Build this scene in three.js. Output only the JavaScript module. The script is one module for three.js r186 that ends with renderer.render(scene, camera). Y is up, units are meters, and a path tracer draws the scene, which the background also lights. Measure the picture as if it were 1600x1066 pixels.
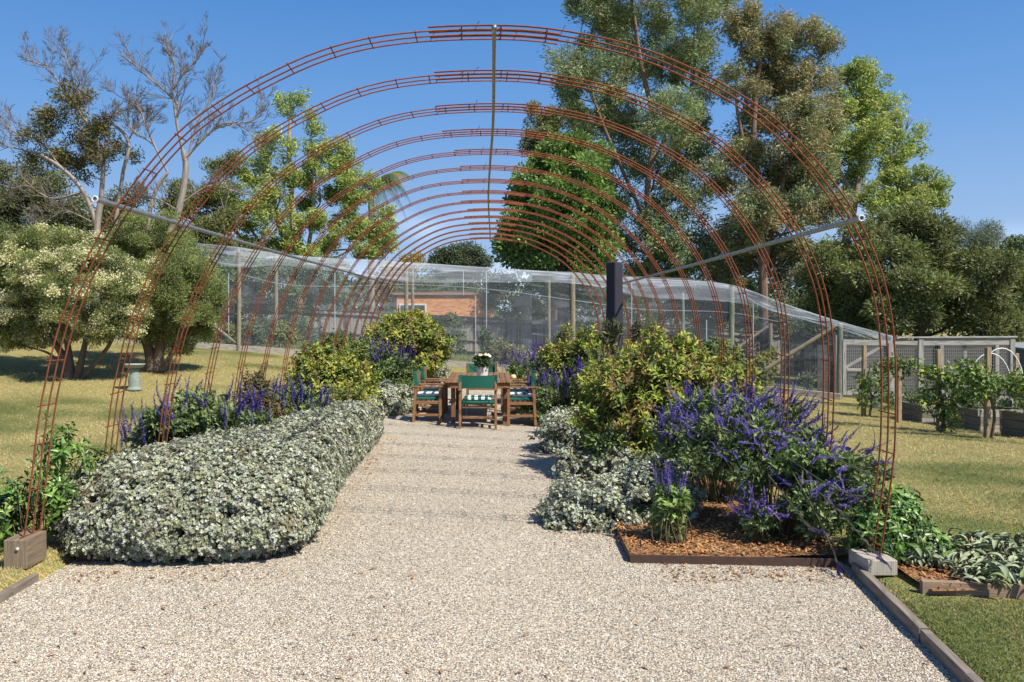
import * as THREE from 'three';
import { mergeGeometries } from 'three/addons/utils/BufferGeometryUtils.js';
import { RoundedBoxGeometry } from 'three/addons/geometries/RoundedBoxGeometry.js';

// ---------------------------------------------------------------- camera, sky, sun
const scene = new THREE.Scene();
const EYE = 1.75, F = 1290, VX = 764, VY = 503;         // eye height; focal length and vanishing point in photo pixels
const camera = new THREE.PerspectiveCamera(2 * Math.atan(533 / F) * 180 / Math.PI, 1600 / 1066, 0.05, 2000);
camera.position.set(0, EYE, 0);
camera.setViewOffset(1600, 1066, 800 - VX, 533 - VY, 1600, 1066);
const renderer = new THREE.WebGLRenderer({ antialias: true });
renderer.toneMapping = THREE.LinearToneMapping;
renderer.toneMappingExposure = 1.44;
renderer.shadowMap.enabled = true;

function rng(seed) { let a = seed * 2654435761 >>> 0; return () => { a = a + 0x6D2B79F5 | 0; let t = Math.imul(a ^ a >>> 15, 1 | a); t = t + Math.imul(t ^ t >>> 7, 61 | t) ^ t; return ((t ^ t >>> 14) >>> 0) / 4294967296; }; }
const { lerp, clamp, smoothstep } = THREE.MathUtils;
const V = (x, y, z) => new THREE.Vector3(x, y, z);
const at = (px, py, d) => V((px - VX) / F * d, EYE - (py - VY) / F * d, -d);
function hash3(x, y, z) { let h = Math.imul(x, 374761393) ^ Math.imul(y, 668265263) ^ Math.imul(z, 2147483647 ^ 0x5bd1e995); h = Math.imul(h ^ h >>> 13, 1274126177); return ((h ^ h >>> 16) >>> 0) / 4294967296; }
function noise(x, y, z = 0) {          // value noise, 0..1
  const X = Math.floor(x), Y = Math.floor(y), Z = Math.floor(z), s = (t) => t * t * (3 - 2 * t), u = s(x - X), v = s(y - Y), w = s(z - Z);
  const c = (i, j, k) => hash3(X + i, Y + j, Z + k);
  return lerp(lerp(lerp(c(0, 0, 0), c(1, 0, 0), u), lerp(c(0, 1, 0), c(1, 1, 0), u), v), lerp(lerp(c(0, 0, 1), c(1, 0, 1), u), lerp(c(0, 1, 1), c(1, 1, 1), u), v), w);
}
const fbm = (x, y, z = 0) => (noise(x, y, z) * 4 + noise(x * 2.1, y * 2.1, z * 2.1 + 7) * 2 + noise(x * 4.3, y * 4.3, z * 4.3 + 3)) / 7;
const SUN = new THREE.Vector3(0.62, 1, 0.55).normalize();
function skyTexture() {
  const w = 512, h = 256, a = new Float32Array(w * h * 4), d = new THREE.Vector3();
  const stops = [[0, 0.34, 0.45, 0.60], [0.08, 0.25, 0.38, 0.575], [0.23, 0.12, 0.265, 0.53], [0.36, 0.063, 0.19, 0.455], [0.5, 0.044, 0.14, 0.365], [1, 0.025, 0.08, 0.24]];
  for (let y = 0; y < h; y++) for (let x = 0; x < w; x++) {
    const el = ((y + 0.5) / h - 0.5) * Math.PI, az = ((x + 0.5) / w - 0.5) * 2 * Math.PI;
    d.set(Math.cos(el) * Math.cos(az), Math.sin(el), Math.cos(el) * Math.sin(az));
    const s = Math.max(0, Math.sin(el)); let k = 0; while (k < stops.length - 2 && s > stops[k + 1][0]) k++;
    const A = stops[k], B = stops[k + 1], t = THREE.MathUtils.clamp((s - A[0]) / (B[0] - A[0]), 0, 1);
    const g = Math.max(0, d.dot(SUN)), puff = smoothstep(fbm(d.x * 9 + 3, d.y * 34, d.z * 9), 0.56, 0.72) * smoothstep(s, 0.01, 0.04) * (1 - smoothstep(s, 0.1, 0.15)), glow = 0.10 * Math.pow(g, 4) + 0.5 * Math.pow(g, 40) + 0.2 * puff;
    const i = (y * w + x) * 4;
    if (el < 0) { a[i] = 0.12; a[i + 1] = 0.12; a[i + 2] = 0.08; } else
      for (let c = 0; c < 3; c++) a[i + c] = A[c + 1] + (B[c + 1] - A[c + 1]) * t + glow;
    a[i + 3] = 1;
  }
  const t = new THREE.DataTexture(a, w, h, THREE.RGBAFormat, THREE.FloatType);
  t.mapping = THREE.EquirectangularReflectionMapping; t.magFilter = THREE.LinearFilter; t.needsUpdate = true;
  return t;
}
scene.background = scene.environment = skyTexture();
const sun = new THREE.DirectionalLight(new THREE.Color().setRGB(1, 0.925, 0.80), 5);
sun.position.copy(SUN).multiplyScalar(60); sun.castShadow = true;
sun.shadow.camera.left = sun.shadow.camera.bottom = -45; sun.shadow.camera.right = sun.shadow.camera.top = 45;
sun.shadow.camera.far = 160; sun.shadow.mapSize.set(4096, 4096);
sun.target.position.set(0, 0, -20);
sun.position.add(sun.target.position);
scene.add(sun, sun.target);

// ---------------------------------------------------------------- helpers
function tnoise(x, y, p, seed) {       // tiling value noise with period p
  const X = Math.floor(x), Y = Math.floor(y), s = (t) => t * t * (3 - 2 * t), u = s(x - X), v = s(y - Y), m = (k) => ((k % p) + p) % p;
  const c = (i, j) => hash3(m(X + i), m(Y + j), seed);
  return lerp(lerp(c(0, 0), c(1, 0), u), lerp(c(0, 1), c(1, 1), u), v);
}
function tex(w, h, fn, srgb = true) {
  const a = new Uint8Array(w * h * 4);
  for (let y = 0; y < h; y++) for (let x = 0; x < w; x++) { const c = fn(x / w, y / h, x, y), i = (y * w + x) * 4; for (let k = 0; k < 3; k++) a[i + k] = clamp((c.length ? c[k] : c) * 255, 0, 255); a[i + 3] = 255; }
  const t = new THREE.DataTexture(a, w, h); t.wrapS = t.wrapT = THREE.RepeatWrapping; t.magFilter = THREE.LinearFilter; t.minFilter = THREE.LinearMipmapLinearFilter; t.generateMipmaps = true;
  if (srgb) t.colorSpace = THREE.SRGBColorSpace; t.needsUpdate = true; return t;
}
const rep = (t, x, y) => { const c = t.clone(); c.repeat.set(x, y); c.needsUpdate = true; return c; };
const toS = (v) => v <= 0.0031308 ? v * 12.92 : 1.055 * Math.pow(v, 1 / 2.4) - 0.055;
const lin = (r, g, b) => new THREE.Color().setRGB(r, g, b);

const edgeX = (d) => clamp(2.27 + 0.142 * (d - 3.8), 1.9, 2.56);   // right edge of the gravel
// the terrain: level along the path, rising to the left towards the netted orchard
function ground(x, d) {
  const s = smoothstep(d, 7, 24), c = 0.36 * smoothstep(d, 15.5, 24);
  let y = c - 0.075 * clamp(x, -16, 16) * s;
  y += 0.09 * smoothstep(-x, 3.03, 3.16) * (1 - smoothstep(d, 7, 14));
  const e = edgeX(d); y += 0.045 * smoothstep(x, e + 0.02, e + 0.12) * (1 - smoothstep(d, 7, 14));
  return y;
}
const onGround = (px, py, d) => { const p = at(px, py, d); p.y = ground(p.x, d); return p; };

const used = new Map();
function numbered(name) { const n = used.get(name) ?? 0; used.set(name, n + 1); return n ? `${name}_${String(n).padStart(3, '0')}` : name; }
function tag(o, label, category, group, kind) { o.userData.label = label; o.userData.category = category; if (group) o.userData.group = group; if (kind) o.userData.kind = kind; return o; }
function thing(name, label, category, p, turn = 0, group) {
  const o = new THREE.Group(); o.name = numbered(name); o.position.copy(p); o.rotation.y = turn; scene.add(o); return tag(o, label, category, group);
}
function mesh(name, geo, mat, parent) {
  const g = Array.isArray(geo) ? (geo.length > 1 ? mergeGeometries(geo.map((k) => k.index ? k.toNonIndexed() : k)) : geo[0]) : geo;
  const m = new THREE.Mesh(g, mat); m.name = parent ? name : numbered(name); m.castShadow = m.receiveShadow = true; (parent ?? scene).add(m); return m;
}
function structure(name, geo, mat, label) { const m = mesh(name, geo, mat); m.userData.kind = 'structure'; if (label) m.userData.label = label; return m; }
function copyOf(o, name, label) { const c = o.clone(); c.name = numbered(name); c.userData = { ...o.userData, label: label ?? o.userData.label }; scene.add(c); return c; }

// ---- geometry helpers
function metreUV(g) {                  // uv in metres, grain (v) along the longest side
  g.computeBoundingBox(); const s = g.boundingBox.getSize(V(0, 0, 0)).toArray(), long = s.indexOf(Math.max(...s));
  const p = g.attributes.position, n = g.attributes.normal, uv = new Float32Array(p.count * 2), off = (s[0] * 13.7 + s[1] * 7.3 + s[2] * 3.1) % 1;
  for (let i = 0; i < p.count; i++) {
    const q = [p.getX(i), p.getY(i), p.getZ(i)], m = [n.getX(i), n.getY(i), n.getZ(i)].map(Math.abs), ax = m.indexOf(Math.max(...m));
    let o = [0, 1, 2].filter((k) => k !== ax); if (o[0] === long) o = [o[1], o[0]];
    uv[2 * i] = q[o[0]] + off; uv[2 * i + 1] = q[o[1]] + off * 3;
  }
  g.setAttribute('uv', new THREE.BufferAttribute(uv, 2)); return g;
}
function box(w, h, d, x = 0, y = 0, z = 0, r = [0, 0, 0], bevel = 0.004) {
  let g = bevel ? new RoundedBoxGeometry(w, h, d, 1, Math.min(bevel, w / 3, h / 3, d / 3)) : new THREE.BoxGeometry(w, h, d);
  g = metreUV(g.index ? g.toNonIndexed() : g); g.rotateX(r[0]); g.rotateY(r[1]); g.rotateZ(r[2]); g.translate(x, y, z); return g;
}
function tube(pts, rad, sides = 6, closed = true) {   // tapered tube along points; rad: number, [r0, r1] or one per point
  const n = pts.length, pos = [], uv = [], idx = [], R = (i) => typeof rad === 'number' ? rad : rad.length === n ? rad[i] : lerp(rad[0], rad[1], i / (n - 1));
  const t = V(0, 0, 0), a = V(0, 0, 0), b = V(0, 0, 0), ref = V(0.31, 0.2, 0.93).normalize(), p = V(0, 0, 0); let len = 0, off = pts[0].x * 3.3 + pts[0].z * 1.7;
  for (let i = 0; i < n; i++) {
    t.subVectors(pts[Math.min(i + 1, n - 1)], pts[Math.max(i - 1, 0)]).normalize();
    if (i) len += pts[i].distanceTo(pts[i - 1]);
    a.copy(ref).addScaledVector(t, -ref.dot(t)); if (a.lengthSq() < 0.01) a.set(1, 0, 0).addScaledVector(t, -t.x); a.normalize(); ref.copy(a); b.crossVectors(t, a);
    for (let k = 0; k <= sides; k++) { const q = k / sides * Math.PI * 2, r = R(i); p.copy(pts[i]).addScaledVector(a, Math.cos(q) * r).addScaledVector(b, Math.sin(q) * r); pos.push(p.x, p.y, p.z); uv.push(k / sides * Math.max(0.02, 6.28 * R(0)), len + off); }
    if (i) for (let k = 0; k < sides; k++) { const q = (i - 1) * (sides + 1) + k; idx.push(q, q + 1, q + sides + 1, q + 1, q + sides + 2, q + sides + 1); }
  }
  if (closed) for (const e of [0, n - 1]) { const c = pos.length / 3; pos.push(pts[e].x, pts[e].y, pts[e].z); uv.push(0, off); for (let k = 0; k < sides; k++) { const q = e * (sides + 1) + k; e ? idx.push(c, q, q + 1) : idx.push(c, q + 1, q); } }
  const g = new THREE.BufferGeometry(); g.setAttribute('position', new THREE.Float32BufferAttribute(pos, 3)); g.setAttribute('uv', new THREE.Float32BufferAttribute(uv, 2)); g.setIndex(idx); g.computeVertexNormals();
  return g.toNonIndexed();
}
const curve = (pts, n) => new THREE.CatmullRomCurve3(pts, false, 'centripetal').getPoints(n);
function lathe(prof, seg = 24) { const g = new THREE.LatheGeometry(prof.map(([r, y]) => new THREE.Vector2(r, y)), seg); return g.toNonIndexed(); }

// ---- leaves. A spray is a small bunch of single leaves; plants are made of many sprays
function spray(seed, { n, L, W, R, mode = 'rand', fold = 0.25, rise = 0.5, vary = 0.25, wide = 0.45, bend = 0, stem = 0 }) {
  const r = rng(seed), pos = [], col = [], d = V(0, 0, 0), s = V(0, 0, 0), u = V(0, 0, 0), b = V(0, 0, 0), rv = () => V(r() * 2 - 1, r() * 2 - 1, r() * 2 - 1).normalize();
  const tri = (c, ...ps) => { for (const p of ps) { pos.push(p.x, p.y, p.z); col.push(c, c, c); } };
  for (let i = 0; i < n; i++) {
    const ang = i * 2.4 + r() * 0.5, l = L * (1 - vary + 2 * vary * r()), w = W * (1 - vary + 2 * vary * r());
    if (mode === 'shoot') { const k = i / n; b.set(0, k * R, 0); d.set(Math.cos(ang), rise + k * 1.0, Math.sin(ang)).normalize(); }
    else if (mode === 'rosette') { b.set(0, 0, 0); d.set(Math.cos(ang), rise * (0.4 + 1.2 * r()), Math.sin(ang)).normalize(); }
    else if (mode === 'hang') { b.copy(rv()).multiplyScalar(R * Math.cbrt(r())); d.set(r() - 0.5, -rise - r(), r() - 0.5).normalize(); }
    else if (mode === 'up') { b.copy(rv()).multiplyScalar(R * Math.cbrt(r())); d.copy(b).normalize().addScaledVector(V(0, 1, 0), rise).add(rv().multiplyScalar(0.6)).normalize(); }
    else { b.copy(rv()).multiplyScalar(R * Math.cbrt(r())); d.copy(rv()); d.y = d.y * 0.8 + 0.1; d.normalize(); }
    s.copy(rv()).cross(d).normalize(); if (mode === 'shoot' || mode === 'rosette') s.set(-Math.sin(ang), 0, Math.cos(ang)).add(rv().multiplyScalar(0.35)).normalize(); u.crossVectors(d, s).normalize(); if (u.y < 0 && mode !== 'hang') u.negate();
    const c = 1 + (r() - 0.5) * 2 * vary, f = (r() * 0.6 + 0.4) * fold * w;
    const B = b.clone(), tip = b.clone().addScaledVector(d, l).addScaledVector(u, -bend * l), mid = b.clone().addScaledVector(d, l * wide).addScaledVector(u, bend * l * 0.15);
    const ml = mid.clone().addScaledVector(s, w / 2).addScaledVector(u, f), mr = mid.clone().addScaledVector(s, -w / 2).addScaledVector(u, f);
    tri(c, B, ml, mid); tri(c, ml, tip, mid); tri(c, B, mid, mr); tri(c, mid, tip, mr);
  }
  if (stem && mode === 'shoot') for (const [x, z] of [[1, 0], [0, 1]]) { const q = stem, A = V(-x * q, -R * 0.4, -z * q), B = V(x * q, -R * 0.4, z * q), T = V(0, R, 0); tri(0.5, A, B, T); }
  const g = new THREE.BufferGeometry(); g.setAttribute('position', new THREE.Float32BufferAttribute(pos, 3)); g.setAttribute('color', new THREE.Float32BufferAttribute(col, 3)); g.computeVertexNormals(); return g;
}
const leafMat = (o = {}) => new THREE.MeshPhysicalMaterial({ color: 0xffffff, vertexColors: true, roughness: 0.85, transmission: 0.28, thickness: 0, side: THREE.DoubleSide, ...o });
const LEAF = leafMat(), WAXY = new THREE.MeshPhysicalMaterial({ color: 0xffffff, vertexColors: true, roughness: 0.42, side: THREE.DoubleSide }), MATT = leafMat({ transmission: 0.12, roughness: 0.95 });
const UP = V(0, 1, 0);
class Scatter {                        // collects placements of one spray
  constructor(geo, mat, seed) { this.geo = geo; this.mat = mat; this.r = rng(seed); this.m = []; this.c = []; }
  put(p, dir, size, color, spin = this.r() * 6.283) {
    const q = new THREE.Quaternion().setFromUnitVectors(UP, dir).multiply(new THREE.Quaternion().setFromAxisAngle(UP, spin));
    this.m.push(new THREE.Matrix4().compose(p, q, V(size, size, size))); this.c.push(color);
  }
  build(name, parent, alone) {
    const im = new THREE.InstancedMesh(this.geo, this.mat, this.m.length);
    this.m.forEach((m, i) => { im.setMatrixAt(i, m); im.setColorAt(i, this.c[i]); });
    im.name = parent ? name : numbered(name); im.userData.kind = 'stuff'; im.castShadow = im.receiveShadow = true; (parent ?? scene).add(im); return im;
  }
}
function tint(r, pal, vary = 0.15) { const c = pal[Math.min(pal.length - 1, Math.floor(r() * pal.length))], k = 1 + (r() - 0.5) * 2 * vary; return lin(c[0] * k, c[1] * k, c[2] * k * (1 + (r() - 0.5) * vary)); }
// leaves through the shell of lumpy ellipsoids (centres relative to the plant); lobes: [x, y, z, rx, ry, rz, share]
function fill(sc, lobes, n, { inner = 0.5, lump = 0.25, lumpScale = 2.2, gap = 0, gapScale = 1.2, up = 0.4, size = [0.8, 1.25], pal, vary = 0.18, floor = -1e9, seed = 1, fixed, bottom = -1, tuft = 0, tuftR = 0.34, tuftY = 0.7 }) {
  const r = sc.r, total = lobes.reduce((s, l) => s + (l[6] ?? l[3] * l[4] + l[4] * l[5] + l[3] * l[5]), 0);
  lobes.forEach((l, li) => {
    const k = Math.round(n * (l[6] ?? l[3] * l[4] + l[4] * l[5] + l[3] * l[5]) / total), tone = 1 + (r() - 0.5) * 0.22;
    if (tuft) { // leaves gathered in many small tufts, thick above and open below
      const m = Math.max(3, Math.round(tuft)), R = Math.min(l[3], l[4], l[5]) * tuftR;
      for (let j = 0; j < m; j++) {
        const dir = V(r() * 2 - 1, r() * 2 - 1, r() * 2 - 1).normalize(), t = lerp(inner, 1, Math.sqrt(r())) * (1 + (r() - 0.5) * lump), c = V(l[0] + dir.x * l[3] * t, l[1] + dir.y * l[4] * t, l[2] + dir.z * l[5] * t), rs = R * (0.65 + 0.8 * r()), tt = tone * (0.86 + 0.28 * r());
        if (gap && noise(c.x * gapScale + 31 * seed, c.y * gapScale, c.z * gapScale) < gap) continue;
        for (let i = 0, n = Math.round(k / m / (1 - gap * 0.6)); i < n; i++) {
          const q = V(r() * 2 - 1, r() * 2 - 1, r() * 2 - 1).normalize(), a = Math.cbrt(r()); if (q.y < -0.25) q.y *= 0.3;
          const p = V(c.x + q.x * a * rs, c.y + q.y * a * rs * tuftY, c.z + q.z * a * rs); if (p.y < floor) continue;
          const o = q.clone(); o.y += up; o.addScaledVector(dir, 0.3).add(V(r() - 0.5, r() - 0.5, r() - 0.5).multiplyScalar(0.7)).normalize(); sc.put(p, o, lerp(size[0], size[1], r()), tint(r, pal, vary).multiplyScalar(tt));
        }
      }
      return;
    }
    for (let i = 0, tries = 0; i < k && tries < k * 6; tries++) {
      const dir = V(r() * 2 - 1, r() * 2 - 1, r() * 2 - 1); if (dir.lengthSq() > 1 || dir.lengthSq() < 0.01) continue; dir.normalize(); if (dir.y < bottom) continue;
      const b = 1 + (noise(dir.x * lumpScale + li * 9, dir.y * lumpScale + seed, dir.z * lumpScale) - 0.5) * 2 * lump, t = b * lerp(inner, 1, Math.sqrt(r()));
      const p = V(l[0] + dir.x * l[3] * t, l[1] + dir.y * l[4] * t, l[2] + dir.z * l[5] * t); if (p.y < floor) continue;
      if (gap && noise(p.x * gapScale + 31 * seed, p.y * gapScale, p.z * gapScale) < gap) continue;
      const o = fixed ? fixed.clone() : dir.clone(); o.y += up; o.add(V(r() - 0.5, r() - 0.5, r() - 0.5).multiplyScalar(0.9)).normalize();
      const c = tint(r, pal, vary); c.multiplyScalar(tone); sc.put(p, o, lerp(size[0], size[1], r()), c); i++;
    }
  });
}
// ---------------------------------------------------------------- surfaces
const woodTex = tex(256, 512, (u, v) => {
  const g = tnoise(u * 48, v * 4, 48, 1) * 0.5 + tnoise(u * 110, v * 8, 110, 2) * 0.3 + tnoise(u * 12, v * 3, 12, 3) * 0.4; const k = 0.5 + 0.72 * (g - 0.28); return [k, k, k * 0.98].map(toS);
});
const barkTex = tex(256, 256, (u, v) => { const g = tnoise(u * 24, v * 6, 24, 5) * 0.5 + tnoise(u * 6, v * 3, 6, 6) * 0.4 + tnoise(u * 64, v * 32, 64, 7) * 0.3; const k = 0.45 + 0.6 * g; return [k, k * 0.98, k * 0.95].map(toS); });
const mottle = tex(256, 256, (u, v) => { const g = tnoise(u * 8, v * 8, 8, 11) * 0.4 + tnoise(u * 32, v * 32, 32, 12) * 0.3 + tnoise(u * 110, v * 110, 110, 13) * 0.3; const k = 0.6 + 0.75 * (g - 0.2); return [k, k, k].map(toS); });
const wood = (r, g, b, rough = 0.8, scale = 5) => new THREE.MeshStandardMaterial({ color: lin(r, g, b), map: rep(woodTex, scale, scale * 0.5), bumpMap: rep(woodTex, scale, scale * 0.5), bumpScale: 0.0015, roughness: rough });
const plain = (r, g, b, rough = 0.7, o = {}) => new THREE.MeshStandardMaterial({ color: lin(r, g, b), roughness: rough, ...o });
const mottled = (r, g, b, rough, s, o = {}) => new THREE.MeshStandardMaterial({ color: lin(r, g, b), map: rep(mottle, s, s), bumpMap: rep(mottle, s, s), bumpScale: 0.001, roughness: rough, ...o });
const bark = (r, g, b, s = 2) => new THREE.MeshStandardMaterial({ color: lin(r, g, b), map: rep(barkTex, s, s * 0.5), bumpMap: rep(barkTex, s, s * 0.5), bumpScale: 0.012, roughness: 0.95 });

// gravel: every stone of the texture has its own colour and its own height
function stones(N, px, pick, seed) {
  const r = rng(seed), pts = [], cell = px / N;
  for (let j = 0; j < N; j++) for (let i = 0; i < N; i++) pts.push([(i + r()) * cell, (j + r()) * cell, pick(r), 0.4 + 0.6 * r(), 0.7 + 0.6 * r()]);
  const col = new Float32Array(px * px * 3), hgt = new Float32Array(px * px);
  for (let y = 0; y < px; y++) for (let x = 0; x < px; x++) {
    const ci = Math.floor(x / cell), cj = Math.floor(y / cell); let best = 1e9, bp = null;
    for (let j = -1; j <= 1; j++) for (let i = -1; i <= 1; i++) {
      const p = pts[((cj + j + N) % N) * N + (ci + i + N) % N]; let dx = Math.abs(x - p[0]), dy = Math.abs(y - p[1]); if (dx > px / 2) dx = px - dx; if (dy > px / 2) dy = px - dy;
      const q = (dx * dx * p[4] + dy * dy / p[4]); if (q < best) { best = q; bp = p; }
    }
    const o = y * px + x; col.set(bp[2], o * 3); hgt[o] = bp[3] * Math.max(0.05, 1 - best / (cell * cell * 0.75));
  }
  return [tex(px, px, (u, v, x, y) => { const o = (y * px + x) * 3; return [toS(col[o]), toS(col[o + 1]), toS(col[o + 2])]; }), tex(px, px, (u, v, x, y) => hgt[y * px + x], false)];
}
const GRAVEL = [[0.56, 0.50, 0.42], [0.50, 0.44, 0.36], [0.64, 0.59, 0.52], [0.42, 0.37, 0.30], [0.72, 0.69, 0.63], [0.38, 0.30, 0.21], [0.27, 0.24, 0.21], [0.12, 0.11, 0.11], [0.22, 0.19, 0.15], [0.52, 0.47, 0.40], [0.46, 0.38, 0.27]];
const pickGravel = (r) => { const c = GRAVEL[Math.floor(r() * GRAVEL.length)], k = 0.85 + 0.3 * r(); return [c[0] * k * 1.02, c[1] * k * 1.015, c[2] * k * 0.99]; };
const [gravelMap, gravelBump] = stones(128, 1024, pickGravel, 5);
const gravelMat = new THREE.MeshStandardMaterial({ map: gravelMap, bumpMap: gravelBump, bumpScale: 0.01, roughness: 0.9, vertexColors: true });
const lawnMap = tex(1024, 1024, (u, v) => {
  const a = tnoise(u * 300, v * 300, 300, 21), b = tnoise(u * 130, v * 130, 130, 22), c = tnoise(u * 34, v * 34, 34, 23), e = tnoise(u * 500, v * 500, 500, 24);
  const k = 0.5 + 0.75 * (a * 0.45 + e * 0.35 + b * 0.2), dry = smoothstep(c * 0.6 + b * 0.6 + a * 0.25, 0.42, 1.0);
  return [lerp(0.62, 1.15, dry) * k, lerp(0.82, 0.98, dry) * k, lerp(0.5, 0.72, dry) * k].map((q) => toS(q * 0.8));
});
const lawnBump = tex(512, 512, (u, v) => tnoise(u * 200, v * 200, 200, 31) * 0.6 + tnoise(u * 60, v * 60, 60, 32) * 0.4, false);
const lawnMat = new THREE.MeshStandardMaterial({ map: lawnMap, bumpMap: lawnBump, bumpScale: 0.03, roughness: 1, vertexColors: true });
const mulchMap = tex(512, 512, (u, v) => { const a = tnoise(u * 90, v * 40, 90, 41), b = tnoise(u * 40, v * 90, 90, 42), c = tnoise(u * 12, v * 12, 12, 43), k = 0.35 + 0.9 * (a * 0.5 + b * 0.5); return [0.30 * k, (0.135 + 0.03 * c) * k, 0.055 * k].map(toS); });
const mulchBump = tex(512, 512, (u, v) => tnoise(u * 70, v * 30, 70, 44) * 0.5 + tnoise(u * 30, v * 70, 70, 45) * 0.5, false);
const mulchMat = new THREE.MeshStandardMaterial({ map: mulchMap, bumpMap: mulchBump, bumpScale: 0.03, roughness: 0.95 });

// a sheet over the terrain between x- and distance-lists; uv in metres / s; colour from fn
function sheet(xs, ds, lift, s, color, keep) {
  const pos = [], uv = [], col = [], idx = [], W = xs.length;
  for (const d of ds) for (const x of xs) { const [X, D] = [x, d]; const y = ground(X, D) + (typeof lift === 'function' ? lift(X, D) : lift); pos.push(X, y, -D); uv.push(X / s, D / s); const c = color ? color(X, D) : [1, 1, 1]; col.push(...c); }
  for (let j = 0; j + 1 < ds.length; j++) for (let i = 0; i + 1 < W; i++) { const a = j * W + i; if (keep && !keep((xs[i] + xs[i + 1]) / 2, (ds[j] + ds[j + 1]) / 2)) continue; idx.push(a, a + 1, a + W, a + 1, a + W + 1, a + W); }
  const g = new THREE.BufferGeometry(); g.setAttribute('position', new THREE.Float32BufferAttribute(pos, 3)); g.setAttribute('uv', new THREE.Float32BufferAttribute(uv, 2)); g.setAttribute('color', new THREE.Float32BufferAttribute(col, 3)); g.setIndex(idx); g.computeVertexNormals(); return g;
}
const range = (a, b, n) => Array.from({ length: n + 1 }, (_, i) => a + (b - a) * i / n);
function lawnTone(x, d) {             // how green or dry the grass is, from place to place
  const n = fbm(x * 0.35 + 20, d * 0.35) * 0.6 + fbm(x * 1.3, d * 1.3 + 9) * 0.4; let dry = smoothstep(n, 0.28, 0.55);
  const corner = smoothstep(x, 2.0, 2.3) * (1 - smoothstep(d, 4.9, 5.6)), orchard = smoothstep(d, 24.1, 24.4) * (1 - smoothstep(d, 36, 38)); dry *= 1 - 0.42 * corner; dry = lerp(dry, 0.05, orchard);
  if (x > 2) dry = lerp(dry, dry * 0.88 + 0.04, smoothstep(x, 3, 8));
  return [lerp(0.16, 0.485, dry), lerp(0.19, 0.41, dry), lerp(0.05, 0.205, dry)];
}
{
  const far = [60, 90, 140, 220, 380, 700], xs = [...far.slice().reverse().map((v) => -v), ...range(-40, -16, 12), ...range(-15, -3.6, 38), ...range(-3.3, -2.9, 16), ...range(-2.5, 1.5, 4), ...range(1.86, 2.5, 32), ...range(2.52, 2.8, 14), ...range(3.1, 15, 40), ...range(16, 40, 12), ...far];
  const ds = [-700, -300, -100, -40, -15, -5, ...range(0, 24, 80), ...range(24.2, 40, 26), 45, 52, ...far];
  structure('lawn', sheet(xs, ds, -0.004, 1.6, lawnTone), lawnMat, 'mown lawn with straw-coloured dry patches on both sides of the garden');
}
const pathTone = (x, d) => { const k = 0.9 + 0.22 * fbm(x * 0.8 + 3, d * 0.8); return [k, k * 0.99, k * 0.965]; };
structure('gravel_path', sheet([...range(-3.03, 1.9, 44), ...range(1.92, 2.58, 33)], range(-4, 19.5, 150), 0.006, 1.1, pathTone, (x, d) => x < edgeX(d) + 0.01), gravelMat, 'pale pebble gravel path running under the arches to the table');
{
  const lumps = (x, d) => 0.03 + 0.03 * fbm(x * 3, d * 3);
  structure('mulch_bed', sheet(range(1.04, 2.62, 24), range(6.0, 13.4, 80), lumps, 0.7), mulchMat, 'bark mulch bed along the right side of the gravel path');
  structure('mulch_bed', sheet(range(-3.12, -1.62, 24), range(6.1, 19, 120), lumps, 0.7, null, (x, d) => d < 12.2 || x < -2.25), mulchMat, 'bark mulch bed along the left side of the gravel path');
  structure('mulch_bed', sheet(range(2.76, 4.6, 24), range(5.12, 6.35, 24), (x, d) => lumps(x, d) - 0.005, 0.7), mulchMat, 'small mulch bed of the woolly silver leaves at the right edge');
}
// pebbles lying loose on the near part of the path
{
  const r = rng(77), g = new THREE.IcosahedronGeometry(1, 0), p = g.attributes.position;
  for (let i = 0; i < p.count; i++) { const k = 0.8 + 0.4 * hash3(Math.round(p.getX(i) * 50), Math.round(p.getY(i) * 50), Math.round(p.getZ(i) * 50)); p.setXYZ(i, p.getX(i) * k, p.getY(i) * k * 0.62, p.getZ(i) * k * 0.8); }
  g.computeVertexNormals(); const n = 230000, m = new THREE.InstancedMesh(g, plain(1, 1, 1, 0.85), n), q = new THREE.Quaternion(), e = new THREE.Euler();
  const M = new THREE.Matrix4(), C = new THREE.Color();
  for (let i = 0; i < n; i++) {
    const d = 3.5 + 8.5 * Math.pow(r(), 1.7), x = lerp(-3.02, Math.min(edgeX(d) - 0.02, 2.5), r()), s = 0.0026 + 0.0034 * r() * (0.6 + 0.4 * r());
    e.set((r() - 0.5) * 0.8, r() * 6.28, (r() - 0.5) * 0.8); q.setFromEuler(e); M.compose(V(x, ground(x, d) + 0.006 + s * 0.35, -d), q, V(s * (0.8 + 0.6 * r()), s, s)); m.setMatrixAt(i, M);
    const c = pickGravel(r); m.setColorAt(i, C.setRGB(...c));
  }
  m.name = 'gravel'; tag(m, 'loose pale pebbles covering the near part of the path', 'gravel', null, 'stuff'); scene.add(m);
}
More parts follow.
